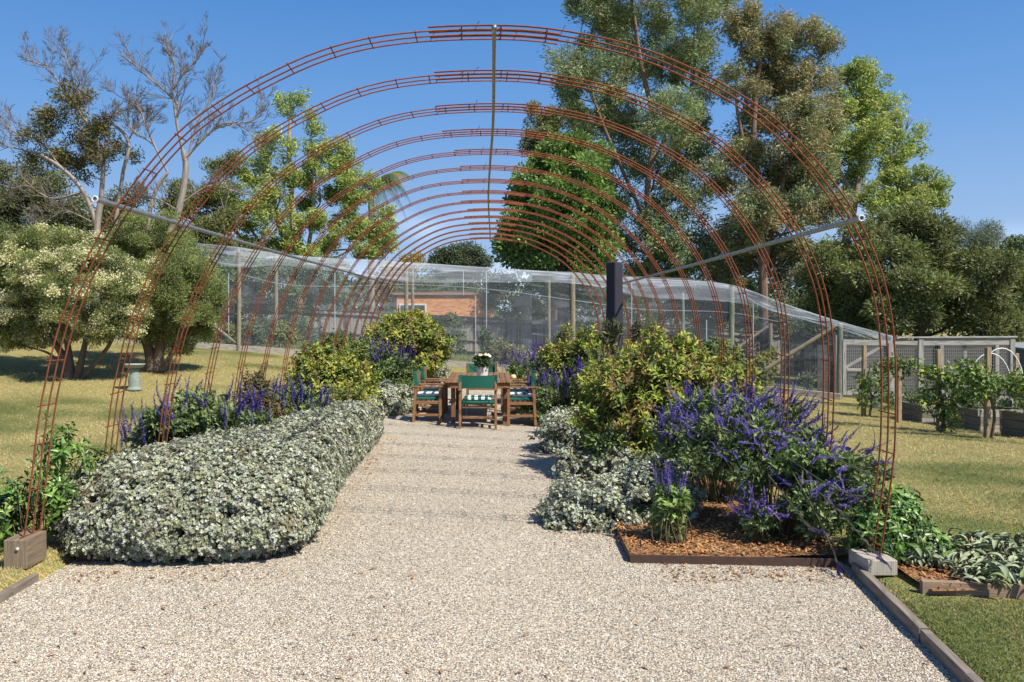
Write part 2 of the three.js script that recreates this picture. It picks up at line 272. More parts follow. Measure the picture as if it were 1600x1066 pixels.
// mulch chips
{
  const r = rng(78), g = new THREE.BoxGeometry(1, 0.22, 0.38); g.computeVertexNormals();
  const spots = [[1.06, 2.58, 6.03, 7.6, 3200], [1.4, 2.6, 7.6, 12, 1800], [2.78, 4.4, 5.14, 6.3, 1300], [-3.1, -2.2, 7.5, 13, 1500], [0.98, 1.6, 6.3, 7.4, 300], [1.2, 2.5, 5.5, 5.98, 330], [0.5, 1.0, 6.3, 8.5, 90], [-1.5, -1.3, 6, 12, 160], [-2.9, -1.3, 5.5, 5.8, 120]];
  const n = spots.reduce((s, k) => s + k[4], 0), m = new THREE.InstancedMesh(g, plain(1, 1, 1, 0.85), n), M = new THREE.Matrix4(), q = new THREE.Quaternion(), e = new THREE.Euler(), C = new THREE.Color(); let i = 0;
  for (const [x0, x1, d0, d1, k] of spots) for (let j = 0; j < k; j++) {
    const x = lerp(x0, x1, r()), d = lerp(d0, d1, r()), s = 0.012 + 0.032 * r() * r(); e.set((r() - 0.5) * 1.1, r() * 6.28, (r() - 0.5) * 1.1); q.setFromEuler(e);
    const bed = d > 6 || x > 2.7; M.compose(V(x, ground(x, d) + (bed ? 0.05 + 0.025 * r() : 0.012), -d), q, V(s, s * 0.7, s)); m.setMatrixAt(i, M);
    const t = bed ? r() : 0.55 + 0.45 * r(); m.setColorAt(i++, t < 0.45 ? C.setRGB(0.42 + 0.1 * r(), 0.19 + 0.06 * r(), 0.07) : t < 0.75 ? C.setRGB(0.42, 0.27, 0.14) : C.setRGB(0.16, 0.075, 0.035));
  }
  m.name = 'mulch_chips'; tag(m, 'orange-brown bark chips scattered over the planting beds', 'mulch', null, 'stuff'); scene.add(m);
}
// grass blades standing in the lawn
{
  const sp = new Scatter(spray(80, { n: 9, L: 0.035, W: 0.004, R: 0.02, mode: 'up', rise: 1.2, fold: 0.1 }), leafMat({ transmission: 0.2 }), 81), r = sp.r;
  const spots = [[2.25, 5.2, 3.7, 5.05, 16000, 0.62], [4.4, 7, 5, 7, 5000, 0.9], [2.7, 12, 7, 21, 36000, 1], [-11, -3.2, 7, 22, 36000, 1], [-4.2, -3.09, 4.6, 7, 5000, 0.75], [-8, 9, 24.3, 36, 14000, 2.6]];
  for (const [x0, x1, d0, d1, n, s] of spots) for (let i = 0; i < n; i++) {
    const x = lerp(x0, x1, r()), d = lerp(d0, d1, r()), c = lawnTone(x, d), k = 0.75 + 0.6 * r(); if ((x < -2.95 && x > -3.09) || (d < 6 && x > 0 && x < edgeX(d) + 0.04)) continue;
    sp.put(V(x, ground(x, d) - 0.004, -d), V((r() - 0.5) * 0.8, 1, (r() - 0.5) * 0.8).normalize(), s * (0.5 + 0.5 * r()), lin(c[0] * k, c[1] * k, c[2] * k));
  }
  tag(sp.build('grass'), 'short grass blades standing in the lawn', 'grass', null, 'stuff');
}

// ---------------------------------------------------------------- timber edges, blocks and steel edging
const greyWood = wood(0.26, 0.215, 0.175, 0.9, 4), paleWood = wood(0.46, 0.42, 0.37, 0.9, 4), brownWood = wood(0.21, 0.15, 0.105, 0.9, 4);
const rustTex = tex(128, 128, (u, v) => { const g = tnoise(u * 16, v * 16, 16, 51) * 0.5 + tnoise(u * 60, v * 60, 60, 52) * 0.5; return [0.12 + 0.20 * g, 0.037 + 0.045 * g, 0.016 + 0.012 * g].map(toS); });
const RUST = new THREE.MeshStandardMaterial({ map: rustTex, roughness: 0.8, metalness: 0.15 });
const EDGE = mottled(0.085, 0.048, 0.036, 0.75, 4, { metalness: 0.2 });
function plank(name, label, a, b, w, h, mat, base = 0) { // a board on edge from a to b (points [x, d])
  const dx = b[0] - a[0], dz = -(b[1] - a[1]), L = Math.hypot(dx, dz), cx = (a[0] + b[0]) / 2, cd = (a[1] + b[1]) / 2;
  const m = mesh(name, box(w, h, L, 0, h / 2, 0, [0, 0, 0], 0.006), mat); m.position.set(cx, ground(cx, cd) * 0 + base, -cd); m.rotation.y = Math.atan2(dx, dz); return tag(m, label, 'garden edging');
}
plank('timber_edging', 'weathered sleeper between gravel and front right grass, running up to the pale block', [edgeX(4.5), 4.5], [edgeX(5.72), 5.72], 0.055, 0.105, greyWood, -0.02);
plank('timber_edging', 'weathered sleeper at the bottom right, cut by the lower edge of the picture', [edgeX(2.9) + 0.004, 2.9], [edgeX(4.49) + 0.004, 4.49], 0.052, 0.1, wood(0.245, 0.205, 0.17, 0.9, 4), -0.022);
plank('timber_edging', 'grey timber board edging the gravel at the lower left corner', [-3.03, 3.2], [-3.05, 5.56], 0.04, 0.07, greyWood, -0.01);
plank('timber_edging', 'timber board in front of the woolly silver leaves at the right edge', [2.72, 5.2], [4.6, 4.93], 0.045, 0.125, wood(0.36, 0.25, 0.17, 0.9, 4), 0.0);
plank('steel_edging', 'rusty steel strip along the front of the right mulch bed', [1.02, 5.97], [2.47, 5.86], 0.006, 0.068, EDGE, 0);
plank('steel_edging', 'rusty steel strip along the path side of the right mulch bed', [1.02, 5.975], [1.06, 7.2], 0.006, 0.068, EDGE, 0);
plank('steel_edging', 'rusty steel strip in front of the big left silver hedge', [-3.0, 6.0], [-1.6, 6.05], 0.006, 0.07, EDGE, 0);
{
  const b = thing('timber_footing', 'pale weathered timber block carrying the right foot of the front arch', 'timber block', V(2.63, 0, -5.66));
  mesh('top_block', box(0.2, 0.105, 0.3, 0, 0.105, 0, [0, 0, 0], 0.008), paleWood, b); mesh('stump', box(0.17, 0.07, 0.26, 0, 0.017, -0.01), brownWood, b);
  const c = thing('timber_footing', 'brown timber block carrying the left foot of the front arch', 'timber block', V(-3.195, 0.1, -5.69));
  mesh('top_block', box(0.16, 0.2, 0.26, 0, 0.08, 0, [0, 0.02, 0], 0.008), wood(0.25, 0.19, 0.13, 0.9, 4), c); mesh('bolt', tube([V(0.02, 0.12, 0.125), V(0.02, 0.12, 0.142)], 0.012, 8), plain(0.5, 0.5, 0.5, 0.5), c);
}

// ---------------------------------------------------------------- the steel arches
const PROFILE = [[-3.19, 0.15], [-3.155, 0.40], [-3.07, 1.10], [-3.03, 1.32], [-2.916, 1.768], [-2.61, 2.426], [-2.134, 3.03], [-1.8, 3.28], [-1.443, 3.475], [-1.169, 3.594], [-0.897, 3.672], [-0.592, 3.72], [-0.28, 3.742], [0.03, 3.748], [0.29, 3.738], [0.574, 3.70], [0.87, 3.64], [1.153, 3.55], [1.436, 3.425], [1.684, 3.29], [1.927, 3.12], [2.143, 2.91], [2.333, 2.68], [2.499, 2.426], [2.65, 2.08], [2.718, 1.768], [2.745, 1.4], [2.742, 1.10], [2.735, 0.88], [2.682, 0.451], [2.625, 0.10]];
const ORD = ['first', 'second', 'third', 'fourth', 'fifth', 'sixth', 'seventh', 'eighth', 'ninth', 'tenth', 'eleventh', 'twelfth', 'thirteenth', 'fourteenth', 'farthest'];
const wireGeo = new THREE.CylinderGeometry(0.0048, 0.0048, 0.225, 5); wireGeo.rotateX(Math.PI / 2);
for (let k = 0; k < 15; k++) {
  const d = 5.7 + k, r = rng(300 + k), f = lerp(1, 0.915, Math.min(1, k / 9)), fr = lerp(1, 0.965, k / 14), tilt = k ? (r() - 0.5) * 0.03 : 0;
  const a = thing('steel_arch', k === 0 ? 'frontmost and largest rusty steel arch standing over the gravel path' : `${ORD[k]} rusty steel arch of the tunnel counted from the front`, 'garden arch', V(0, 0, -d), 0, 'rusty steel arches of the tunnel');
  const base = ground(-2.9, d), wob = (y) => tilt * y;
  const c = new THREE.CatmullRomCurve3(PROFILE.map(([x, y]) => V(0.03 + (x - 0.03) * (x < 0 ? f : fr) + wob(y), y + (y < 1.2 ? base * 0.5 * (1 - y / 1.2) : 0), 0)), false, 'centripetal');
  const P = c.getSpacedPoints(240), split = P.findIndex((p) => p.x > 0.03), lap = 10 + Math.floor(r() * 3);
  const part = (i0, i1, off, zoff, rad) => P.slice(i0, i1 + 1).map((p, i, q) => { const u = P[Math.min(240, i0 + i + 1)], v = P[Math.max(0, i0 + i - 1)], n = V(-(u.y - v.y), u.x - v.x, 0).normalize(); return p.clone().addScaledVector(n, off).add(V(0, 0, zoff)); }).filter((_, i, q) => i % 3 === 0 || i === q.length - 1);
  for (const s of [0, 1]) for (const z of [-0.1, 0, 0.1]) {
    const zo = z + (s ? 0.02 : -0.02) + (r() - 0.5) * 0.006;
    mesh('rod', tube(s ? part(split - lap, 240, 0.006, zo) : part(0, split + lap, -0.006, zo), 0.0062, 6), RUST, a);
  }
  const step = 240 * 0.3 / c.getLength();
  for (const s of [0, 1]) for (let t = s ? 240 - step * 0.5 : step * 0.5; s ? t > split - lap : t < split + lap; t += s ? -step : step) {
    const i = Math.round(t), p = P[i]; const w = mesh('crosswire', wireGeo, RUST, a); w.position.set(p.x, p.y + (s ? 0.011 : -0.011) * (i > 60 && i < 180 ? 1 : 0), (r() - 0.5) * 0.01); w.rotation.set((r() - 0.5) * 0.06, (r() - 0.5) * 0.06, 0);
  }
  if (k < 8) for (let j = 0; j < 4; j++) { const p = P[split + Math.round(lerp(-lap, lap, j / 3))], q = V(p.x, p.y, (j % 2 ? 0.09 : -0.09)); mesh('tie_wire', tube([q.clone().add(V(0, -0.022, 0)), q.clone().add(V(0.012, 0.01, 0.004)), q.clone().add(V(0.02 + 0.03 * r(), 0.035 + 0.02 * r(), 0.01))], 0.0022, 4), plain(0.06, 0.045, 0.04, 0.6), a); }
}
const galv = new THREE.MeshStandardMaterial({ color: lin(0.42, 0.45, 0.48), map: rep(mottle, 3, 3), roughness: 0.42, metalness: 0.7 });
{
  const p = thing('ridge_pole', 'thin grey-brown pole running under the tops of all arches', 'pole', V(0, 0, 0));
  const pts = curve([V(0.035, 3.70, -5.5), V(0.04, 3.69, -8), V(0.015, 3.685, -10), V(0.0, 3.69, -11.5), V(-0.01, 3.7, -13), V(0, 3.69, -15), V(0.02, 3.7, -17.5), V(0.03, 3.69, -20)], 60);
  mesh('pipe', tube(pts, 0.0135, 8), new THREE.MeshStandardMaterial({ color: lin(0.34, 0.29, 0.21), map: rep(mottle, 3, 3), roughness: 0.5, metalness: 0.35 }), p);
  mesh('end_cap', [tube([V(0.035, 3.70, -5.46), V(0.035, 3.70, -5.52)], 0.018, 10), tube([V(0.035, 3.69, -5.7), V(0.035, 3.76, -5.7)], 0.006, 6)], galv, p);
  for (const [name, label, a, b] of [['side_pole', 'long galvanised pipe tied along the left side of the arches', V(-2.60, 2.56, -5.45), V(-2.38, 2.66, -20)], ['side_pole', 'long galvanised pipe tied along the right side of the arches', V(2.48, 2.44, -5.5), V(2.34, 2.44, -20)]]) {
    const o = thing(name, label, 'pole', V(0, 0, 0)); mesh('pipe', tube([a, a.clone().lerp(b, 0.3).add(V(0, -0.01, 0)), a.clone().lerp(b, 0.7), b], 0.0175, 10), galv, o);
    const cap = new THREE.TorusGeometry(0.018, 0.006, 6, 14); cap.translate(a.x, a.y, a.z + 0.005); mesh('end_cap', cap, plain(0.55, 0.58, 0.6, 0.35), o);
  }
}

// ---------------------------------------------------------------- table, chairs and what is on them
const teak = wood(0.33, 0.165, 0.075, 0.62, 7), teakDark = wood(0.27, 0.13, 0.06, 0.65, 7);
const canvas = new THREE.MeshStandardMaterial({ color: lin(0.006, 0.105, 0.075), roughness: 0.85, side: THREE.DoubleSide, bumpMap: rep(mottle, 6, 6), bumpScale: 0.001 });
const TX = -0.17, TD = 13.86, TL = 2.5, TW = 1.14, TH = 0.74;
{
  const t = thing('garden_table', 'slatted brown timber table at the end of the gravel path', 'table', V(TX, ground(TX, 15), -TD - TL / 2));
  for (let i = 0; i < 11; i++) for (const s of [0, 1]) { const w = TW / 11; mesh('board', box(w - 0.009, 0.024, TL / 2 - 0.004, -TW / 2 + (i + 0.5) * w, TH - 0.012, (s - 0.5) * TL / 2), (i * 7 + s * 3) % 3 ? teak : teakDark, t); }
  for (const s of [-1, 1]) mesh('apron', box(0.028, 0.085, TL - 0.1, s * (TW / 2 - 0.06), TH - 0.07, 0), teak, t);
  for (const s of [-1, 1]) mesh('apron', box(TW - 0.16, 0.085, 0.028, 0, TH - 0.071, s * (TL / 2 - 0.05)), teak, t);
  for (const sx of [-1, 1]) for (const sz of [-1, 1]) mesh('leg', box(0.075, TH - 0.03, 0.075, sx * (TW / 2 - 0.13), (TH - 0.03) / 2, sz * (TL / 2 - 0.22)), teakDark, t);
}
function makeChair(label) {            // sits facing -z; back at +z
  const c = thing('director_chair', label, 'chair', V(0, 0, 0), 0);
  const W = 0.29;
  for (const s of [-1, 1]) {
    mesh('leg', box(0.04, 0.87, 0.05, s * W, 0.435, 0.2, [-0.06, 0, 0]), teak, c);            // rear leg and back post in one
    mesh('leg', box(0.04, 0.63, 0.05, s * W, 0.315, -0.23), teak, c);
    mesh('armrest', box(0.065, 0.024, 0.56, s * W, 0.643, -0.02), teak, c);
    mesh('side_rail', box(0.026, 0.05, 0.42, s * W, 0.37, -0.02), teak, c); mesh('side_rail', box(0.024, 0.04, 0.41, s * W, 0.16, -0.02), teak, c);
  }
  mesh('cross_rail', box(2 * W - 0.04, 0.045, 0.024, 0, 0.36, 0.17), teak, c); mesh('cross_rail', box(2 * W - 0.04, 0.045, 0.024, 0, 0.19, 0.19), teak, c); mesh('cross_rail', box(2 * W - 0.04, 0.05, 0.024, 0, 0.39, -0.23), teak, c);
  for (let i = 0; i < 5; i++) mesh('seat_slat', box(2 * W - 0.05, 0.016, 0.06, 0, 0.405, -0.2 + i * 0.085), teakDark, c);
  // canvas back, a band sagging between two sleeves
  const n = 14, top = 0.885, bot = 0.655, pos = [], idx = [], sag = (u) => 0.035 * (1 - u * u);
  const ring = (u, side) => { const z = sag(u) * (1 - Math.abs(u) ** 8), t = 0.006 + 0.022 * Math.max(0, Math.abs(u) - 0.84) / 0.16; return [[bot + 0.012 * (1 - u * u), z], [top - 0.014 * (1 - u * u), z + 0.018]].map(([y, zz]) => [u * (W + 0.028), y, 0.175 + zz + 0.02 * (y - bot) + side * t]); };
  for (let i = 0; i <= n; i++) { const u = i / n * 2 - 1; pos.push(...ring(u, 1).flat(), ...ring(u, -1).flat()); if (i) { const a = (i - 1) * 4, b = i * 4; for (const [p, q] of [[0, 1], [1, 3], [3, 2], [2, 0]]) idx.push(a + p, b + p, a + q, b + p, b + q, a + q); } }
  for (const e of [0, n * 4]) idx.push(e, e + 1, e + 2, e + 1, e + 3, e + 2);
  const g = new THREE.BufferGeometry(); g.setAttribute('position', new THREE.Float32BufferAttribute(pos, 3)); g.setAttribute('uv', new THREE.Float32BufferAttribute(pos.filter((_, i) => i % 3 < 2).map((v) => v), 2)); g.setIndex(idx);
  const gg = g.toNonIndexed(); gg.computeVertexNormals(); mesh('canvas_back', gg, canvas, c);
  mesh('canvas_seat', box(2 * W - 0.06, 0.055, 0.46, 0, 0.438, -0.01, [0, 0, 0], 0.02), canvas, c);
  return c;
}
const checkTex = tex(256, 256, (u, v) => { const a = Math.floor(u * 8) % 2, w = 0.92 + 0.12 * hash3(u * 256 | 0, v * 256 | 0, 3); const c = a ? [0.72, 0.74, 0.72] : [0.012, 0.11, 0.085]; return c.map((k) => toS(k * w)); });
const navyTex = tex(256, 256, (u, v) => { const a = Math.floor(v * 9) % 3, w = 0.92 + 0.12 * hash3(u * 256 | 0, v * 256 | 0, 4); const c = a ? [0.74, 0.75, 0.76] : [0.05, 0.075, 0.16]; return c.map((k) => toS(k * w)); });
function makeCushion(label, map) {
  const c = thing('seat_cushion', label, 'cushion', V(0, 0, 0)), g = new THREE.BoxGeometry(0.46, 0.05, 0.44, 16, 2, 16), p = g.attributes.position;
  for (let i = 0; i < p.count; i++) { const x = p.getX(i) / 0.23, z = p.getZ(i) / 0.22, k = 1 - 0.75 * Math.max(Math.abs(x), Math.abs(z)) ** 4; p.setY(i, p.getY(i) * (0.35 + 0.9 * k) + 0.006 * noise(x * 3 + 5, z * 3)); p.setX(i, p.getX(i) * (1 - 0.05 * z * z)); p.setZ(i, p.getZ(i) * (1 - 0.05 * x * x)); }
  g.computeVertexNormals(); mesh('pad', g, new THREE.MeshStandardMaterial({ map, roughness: 0.9 }), c);
  for (const s of [-1, 1]) mesh('tie', tube(curve([V(s * 0.18, 0, 0.21), V(s * 0.2, -0.04, 0.25), V(s * 0.19, -0.16, 0.265), V(s * 0.17, -0.3, 0.25 + s * 0.01)], 10), 0.004, 5), canvas, c);
  return c;
}
{
  const gy = ground(TX, 14.5), spots = [
    [TX - 0.01, 13.62, 0, 'green canvas director chair nearest the camera with its back turned'],
    [TX - 0.89, 14.33, Math.PI * -0.5, 'green canvas director chair nearer of two on the left of the table'],
    [TX - 0.88, 15.66, Math.PI * -0.5, 'green canvas director chair farther of two on the left of the table'],
    [TX + 0.73, 14.18, Math.PI * 0.5, 'green canvas director chair nearer of two on the right of the table'],
    [TX + 0.74, 15.4, Math.PI * 0.5, 'green canvas director chair farther of two on the right of the table'],
    [TX + 0.02, 16.95, Math.PI, 'green canvas director chair at the far end of the table behind the pot']];
  const first = makeChair(spots[0][3]); first.userData.group = 'director chairs round the timber table';
  spots.forEach(([x, d, a, label], i) => { const o = i ? copyOf(first, 'director_chair', label) : first; o.position.set(x, i ? gy : ground(TX, 13.7), -d); o.rotation.y = a; });
  const cg = makeCushion('green and white striped cushion on the front chair', checkTex), cn = makeCushion('white and navy striped cushion on the near left chair', navyTex);
  const place = (c, k, sink = 0) => { c.position.set(spots[k][0], (k ? gy : ground(TX, 13.7)) + 0.492, -spots[k][1]); c.rotation.y = spots[k][2]; };
  cg.userData.group = cn.userData.group = 'striped seat cushions on the chairs';
  place(cg, 0); place(cn, 1); place(copyOf(cn, 'seat_cushion', 'white and navy striped cushion on the far left chair'), 2); place(copyOf(cn, 'seat_cushion', 'white and navy striped cushion on the near right chair'), 3); place(copyOf(cn, 'seat_cushion', 'white and navy striped cushion on the far right chair'), 4);
}
{
  const y = ground(TX, 15) + TH, px = at(754, 590, 14.65).x, p = thing('plant_pot', 'tapered white pot standing on the timber table', 'pot', V(px, y, -14.65));
  mesh('pot', lathe([[0.001, 0], [0.082, 0], [0.088, 0.006], [0.108, 0.2], [0.109, 0.208], [0.1, 0.208], [0.097, 0.17], [0.001, 0.17]], 32), plain(0.64, 0.63, 0.61, 0.35), p);
  mesh('soil', lathe([[0.098, 0.168], [0.05, 0.176], [0.001, 0.178]], 16), plain(0.05, 0.035, 0.025, 1), p);
  const f = thing('potted_daisies', 'leafy plant with cream flowers growing in the white pot', 'flowers', V(px, y + 0.17, -14.65));
  const s = new Scatter(spray(90, { n: 8, L: 0.06, W: 0.03, R: 0.05, mode: 'up', rise: 0.5 }), LEAF, 91); fill(s, [[0, 0.13, 0, 0.13, 0.13, 0.13]], 190, { pal: [[0.035, 0.085, 0.02], [0.05, 0.11, 0.03]], inner: 0.1 }); s.build('foliage', f);
  mesh('stem', Array.from({ length: 7 }, (_, i) => tube([V(0, 0, 0), V(Math.cos(i) * 0.06, 0.1, Math.sin(i) * 0.06), V(Math.cos(i) * 0.1, 0.2, Math.sin(i) * 0.1)], 0.003, 4)), plain(0.05, 0.1, 0.03), f);
  const fl = lathe([[0.001, 0.012], [0.012, 0.012], [0.03, 0.016], [0.034, 0.01], [0.012, 0], [0.001, 0]], 10), r = rng(92), white = plain(0.78, 0.72, 0.62, 0.7), pink = plain(0.75, 0.58, 0.5, 0.7), yel = plain(0.75, 0.62, 0.2, 0.7);
  for (let i = 0; i < 13; i++) { const a = i * 2.4, q = 0.04 + 0.1 * Math.sqrt(i / 13), m = mesh('flower', fl, i % 4 === 2 ? pink : white, f); m.position.set(Math.cos(a) * q, 0.262 - 0.35 * q + 0.02 * r(), Math.sin(a) * q); m.rotation.set((r() - 0.3) * 1, 0, -Math.cos(a) * 0.7); m.scale.setScalar(1.05 + 0.3 * r()); const k = mesh('flower_centre', new THREE.SphereGeometry(0.009, 8, 6), yel, m); k.position.y = 0.014; }
  const b = at(802, 590, 14.5); const c = mesh('candle_bowl', lathe([[0.001, 0], [0.04, 0], [0.052, 0.02], [0.05, 0.05], [0.035, 0.075], [0.001, 0.08]], 20), plain(0.62, 0.52, 0.28, 0.5)); c.position.set(b.x, y, -14.5); tag(c, 'small rounded pale yellow bowl on the right side of the table', 'bowl');
}
// closed parasol in its navy cover
{
  const x = at(960, 500, 13.4).x, g0 = ground(x, 13.4), o = thing('closed_parasol', 'closed parasol standing in a dark navy fabric cover on the right', 'parasol', V(x, g0, -13.4), 0.75);
  const prof = [[0.004, 2.765], [0.07, 2.77], [0.112, 2.765], [0.125, 2.745], [0.127, 2.5], [0.128, 2.1], [0.135, 1.6], [0.15, 1.2], [0.16, 0.85], [0.15, 0.8]], g = new THREE.LatheGeometry(prof.map(([a, b]) => new THREE.Vector2(a, b)), 48), p = g.attributes.position;
  for (let i = 0; i < p.count; i++) { const a = Math.atan2(p.getZ(i), p.getX(i)), y = p.getY(i), q = Math.pow(Math.cos(a) ** 8 + Math.sin(a) ** 8, -1 / 8) * (1 + (y < 2.7 ? 0.15 * (fbm(Math.cos(a) * 2.5 + 4, Math.sin(a) * 2.5 + 4, y * 4 + a) - 0.5) : 0)); p.setX(i, p.getX(i) * q * 0.8); p.setZ(i, p.getZ(i) * q * 0.8); }
  g.computeVertexNormals(); mesh('cover', g, new THREE.MeshStandardMaterial({ color: lin(0.018, 0.018, 0.034), roughness: 0.75, side: THREE.DoubleSide, bumpMap: rep(mottle, 3, 3), bumpScale: 0.002 }), o);
  mesh('seam', box(0.012, 1.85, 0.006, 0.118, 1.75, 0.05, [0, 0, -0.03], 0), plain(0.12, 0.12, 0.2, 0.7), o);
  mesh('strap', box(0.25, 0.035, 0.25, 0, 1.62, 0, [0, 0, 0], 0.01), plain(0.03, 0.03, 0.045, 0.6), o); mesh('pole', tube([V(0, 0, 0), V(0, 1.2, 0)], 0.024, 10), plain(0.3, 0.3, 0.3, 0.4), o); mesh('base', lathe([[0.001, 0.07], [0.06, 0.07], [0.25, 0.05], [0.27, 0.02], [0.27, 0]], 24), plain(0.09, 0.09, 0.09, 0.8), o);
}
// ---------------------------------------------------------------- planting beside the path
const SILVER = [[0.30, 0.325, 0.245], [0.37, 0.395, 0.31], [0.225, 0.255, 0.155], [0.44, 0.46, 0.38], [0.28, 0.305, 0.175], [0.15, 0.135, 0.09]], SILVERLEAF = leafMat({ transmission: 0.1, roughness: 0.9 });
function rosettes(seed, k, n, L, W) { const r = rng(seed), gs = []; for (let i = 0; i < k; i++) { const g = spray(seed * 10 + i, { n, L, W, R: 0, mode: 'rosette', rise: 0.45, fold: 0.12, wide: 0.6, bend: 0.2, vary: 0.3 }); g.rotateX((r() - 0.5) * 1.3); g.rotateZ((r() - 0.5) * 1.3); g.translate((r() - 0.5) * 0.06, (r() - 0.5) * 0.045, (r() - 0.5) * 0.06); gs.push(g); } return mergeGeometries(gs); }
const silverSprays = [rosettes(101, 4, 5, 0.0138, 0.0122), rosettes(102, 4, 5, 0.0165, 0.013)];
const twigWood = bark(0.16, 0.12, 0.085, 6);
function twigs(parent, r, n, base, top, spread, rad, mat = twigWood) {   // bare stems from the foot of a shrub into it
  const gs = [];
  for (let i = 0; i < n; i++) { const a = r() * 6.283, q = Math.sqrt(r()), b = V(Math.cos(a) * base * q, -0.02, Math.sin(a) * base * q), e = V(Math.cos(a) * spread[0] * q, top * (0.6 + 0.4 * r()), Math.sin(a) * spread[1] * q), m = b.clone().lerp(e, 0.5).add(V((r() - 0.5) * 0.12, 0.08 * r(), (r() - 0.5) * 0.12)); gs.push(tube(curve([b, m, e], 6), [rad, rad * 0.35], 5)); }
  return mesh('stems', gs, mat, parent);
}
// big clipped hedge on the left, wide at the front
{
  const h = thing('silver_hedge', 'long clipped mound of small silver leaves along the left of the path', 'hedge', V(0, 0, 0));
  const right = [[5.7, -1.32], [6.9, -1.36], [8.8, -1.52], [10.6, -1.56], [12.5, -1.57]], left = [[5.7, -3.3], [6.9, -3.3], [8.2, -2.75], [9.2, -2.5], [10.6, -2.35], [12.5, -2.2]];
  const look = (T, d) => { for (let i = 1; i < T.length; i++) if (d <= T[i][0] || i === T.length - 1) return lerp(T[i - 1][1], T[i][1], clamp((d - T[i - 1][0]) / (T[i][0] - T[i - 1][0]), 0, 1)); };
  const scs = silverSprays.map((g, i) => new Scatter(g, SILVERLEAF, 110 + i)), r = rng(112), d0 = 5.82, d1 = 12.4; let n = 0;
  while (n < 76000) {
    const d = lerp(d0 - 0.05, d1, Math.pow(r(), 1.25)), xr = look(right, d), xl = look(left, d), w = (r() * 2 - 1) * 1.12, v = r() * 1.12, cx = (xr + xl) / 2, hw = (xr - xl) / 2;
    const H = lerp(0.72, 0.62, smoothstep(d, 6, 12)), endN = Math.max(0, (6.55 - d) / 0.72), endF = Math.max(0, (d - 12.0) / 0.42), e = Math.hypot(endN, endF);
    const q = Math.pow(Math.abs(w) ** 3.4 + v ** 3.8 + e ** 2.8, 1 / 3.4), x = cx + w * hw, y = v * H, lump = 0.90 + 0.13 * fbm(x * 2.4 + 4, y * 2.4, d * 2.4) + 0.09 * noise(x * 8, y * 8, d * 8);
    const stray = r() < 0.02 ? 0.1 * r() : 0;
    if (q > lump * lerp(0.86, 1, smoothstep(y, 0.02, 0.2)) + stray || q < lump - 0.15 || y < 0.04) continue;
    if (noise(x * 15, y * 15, d * 15) < 0.37) continue;
    const dir = V(Math.sign(w) * Math.abs(w) ** 2.2 / hw, v ** 2.2 / H + 0.35, endN > 0 ? 1.3 * endN ** 1.6 : endF ? -endF : 0).add(V(r() - 0.5, r() - 0.5, r() - 0.5).multiplyScalar(0.8)).normalize();
    const k = n % 2, c = tint(scs[k].r, SILVER, 0.25); if (noise(x * 3.5, y * 3.5, d * 3.5) > 0.74 && r() < 0.4) c.multiply(lin(0.75, 0.6, 0.5)); scs[k].put(V(x, y + ground(x, d) * 0.3, -d), dir, (d > 9 ? 1.25 : 1.0) * (0.8 + 0.5 * r()), c); n++;
  }
  scs.forEach((s) => s.build('foliage', h));
  const gs = []; for (let i = 0; i < 160; i++) { const d = lerp(6.2, 12, r()), cx = (look(right, d) + look(left, d)) / 2, hw = (look(right, d) - look(left, d)) / 2 * 0.8, b = V(cx + (r() - 0.5) * hw, 0, -d), e = V(cx + (r() * 2 - 1) * hw, 0.25 + 0.35 * r(), -d + (r() - 0.3) * 0.5); gs.push(tube([b, b.clone().lerp(e, 0.5).add(V(0, 0.06, 0)), e], [0.006, 0.003], 4)); }
  mesh('stems', gs, twigWood, h);
}
function silverShrub(label, x, d, lobes, n, seed) {
  const o = thing('silver_shrub', label, 'shrub', V(x, ground(x, d), -d)), scs = silverSprays.map((g, i) => new Scatter(g, SILVERLEAF, seed + i));
  scs.forEach((s, i) => { fill(s, lobes, n / 2, { inner: 0.5, lump: 0.35, tuft: 90, tuftR: 0.25, up: 0.7, size: d > 9 ? [1.1, 1.7] : [0.9, 1.4], pal: SILVER.map((c) => c.map((v) => v * 1.2)), floor: 0.02, seed: seed + i, bottom: -0.25 }); s.build('foliage', o); });
  const r = rng(seed + 7); twigs(o, r, 40, 0.12, 0.35, [lobes[0][3] * 1.0, lobes[0][5] * 1.0], 0.006);
  return o;
}
silverShrub('low spreading silver-leaved shrub nearest the camera on the right of the path', 0.98, 7.25, [[0, 0.06, 0, 0.46, 0.32, 0.44], [0.5, 0.12, -0.2, 0.40, 0.38, 0.4], [-0.22, 0.02, 0.12, 0.28, 0.22, 0.3]], 16000, 120);
silverShrub('small silver-leaved shrub with purple flower spikes through it, second along the right edge', 1.1, 9.4, [[0, 0.05, 0, 0.36, 0.27, 0.4], [0.42, 0.12, 0.1, 0.36, 0.3, 0.35]], 5600, 124);
silverShrub('rounded silver-leaved shrub on the right of the path just before the table', 1.08, 11.3, [[0, 0.12, 0, 0.42, 0.44, 0.45], [0.32, 0.12, -0.1, 0.35, 0.44, 0.4]], 5200, 128);
silverShrub('rounded silver-leaved shrub beside the left chairs of the table', -1.95, 15.3, [[0, 0.15, 0, 0.5, 0.42, 0.5], [-0.5, 0.1, 0.2, 0.45, 0.36, 0.5], [0.42, 0.08, -0.3, 0.36, 0.3, 0.4]], 6000, 132);
silverShrub('pale silver-leaved shrub behind the left chairs at the far end of the bed', -1.35, 19.0, [[0, 0.18, 0, 0.45, 0.42, 0.5], [-0.4, 0.22, 0.1, 0.45, 0.45, 0.5]], 4200, 136);

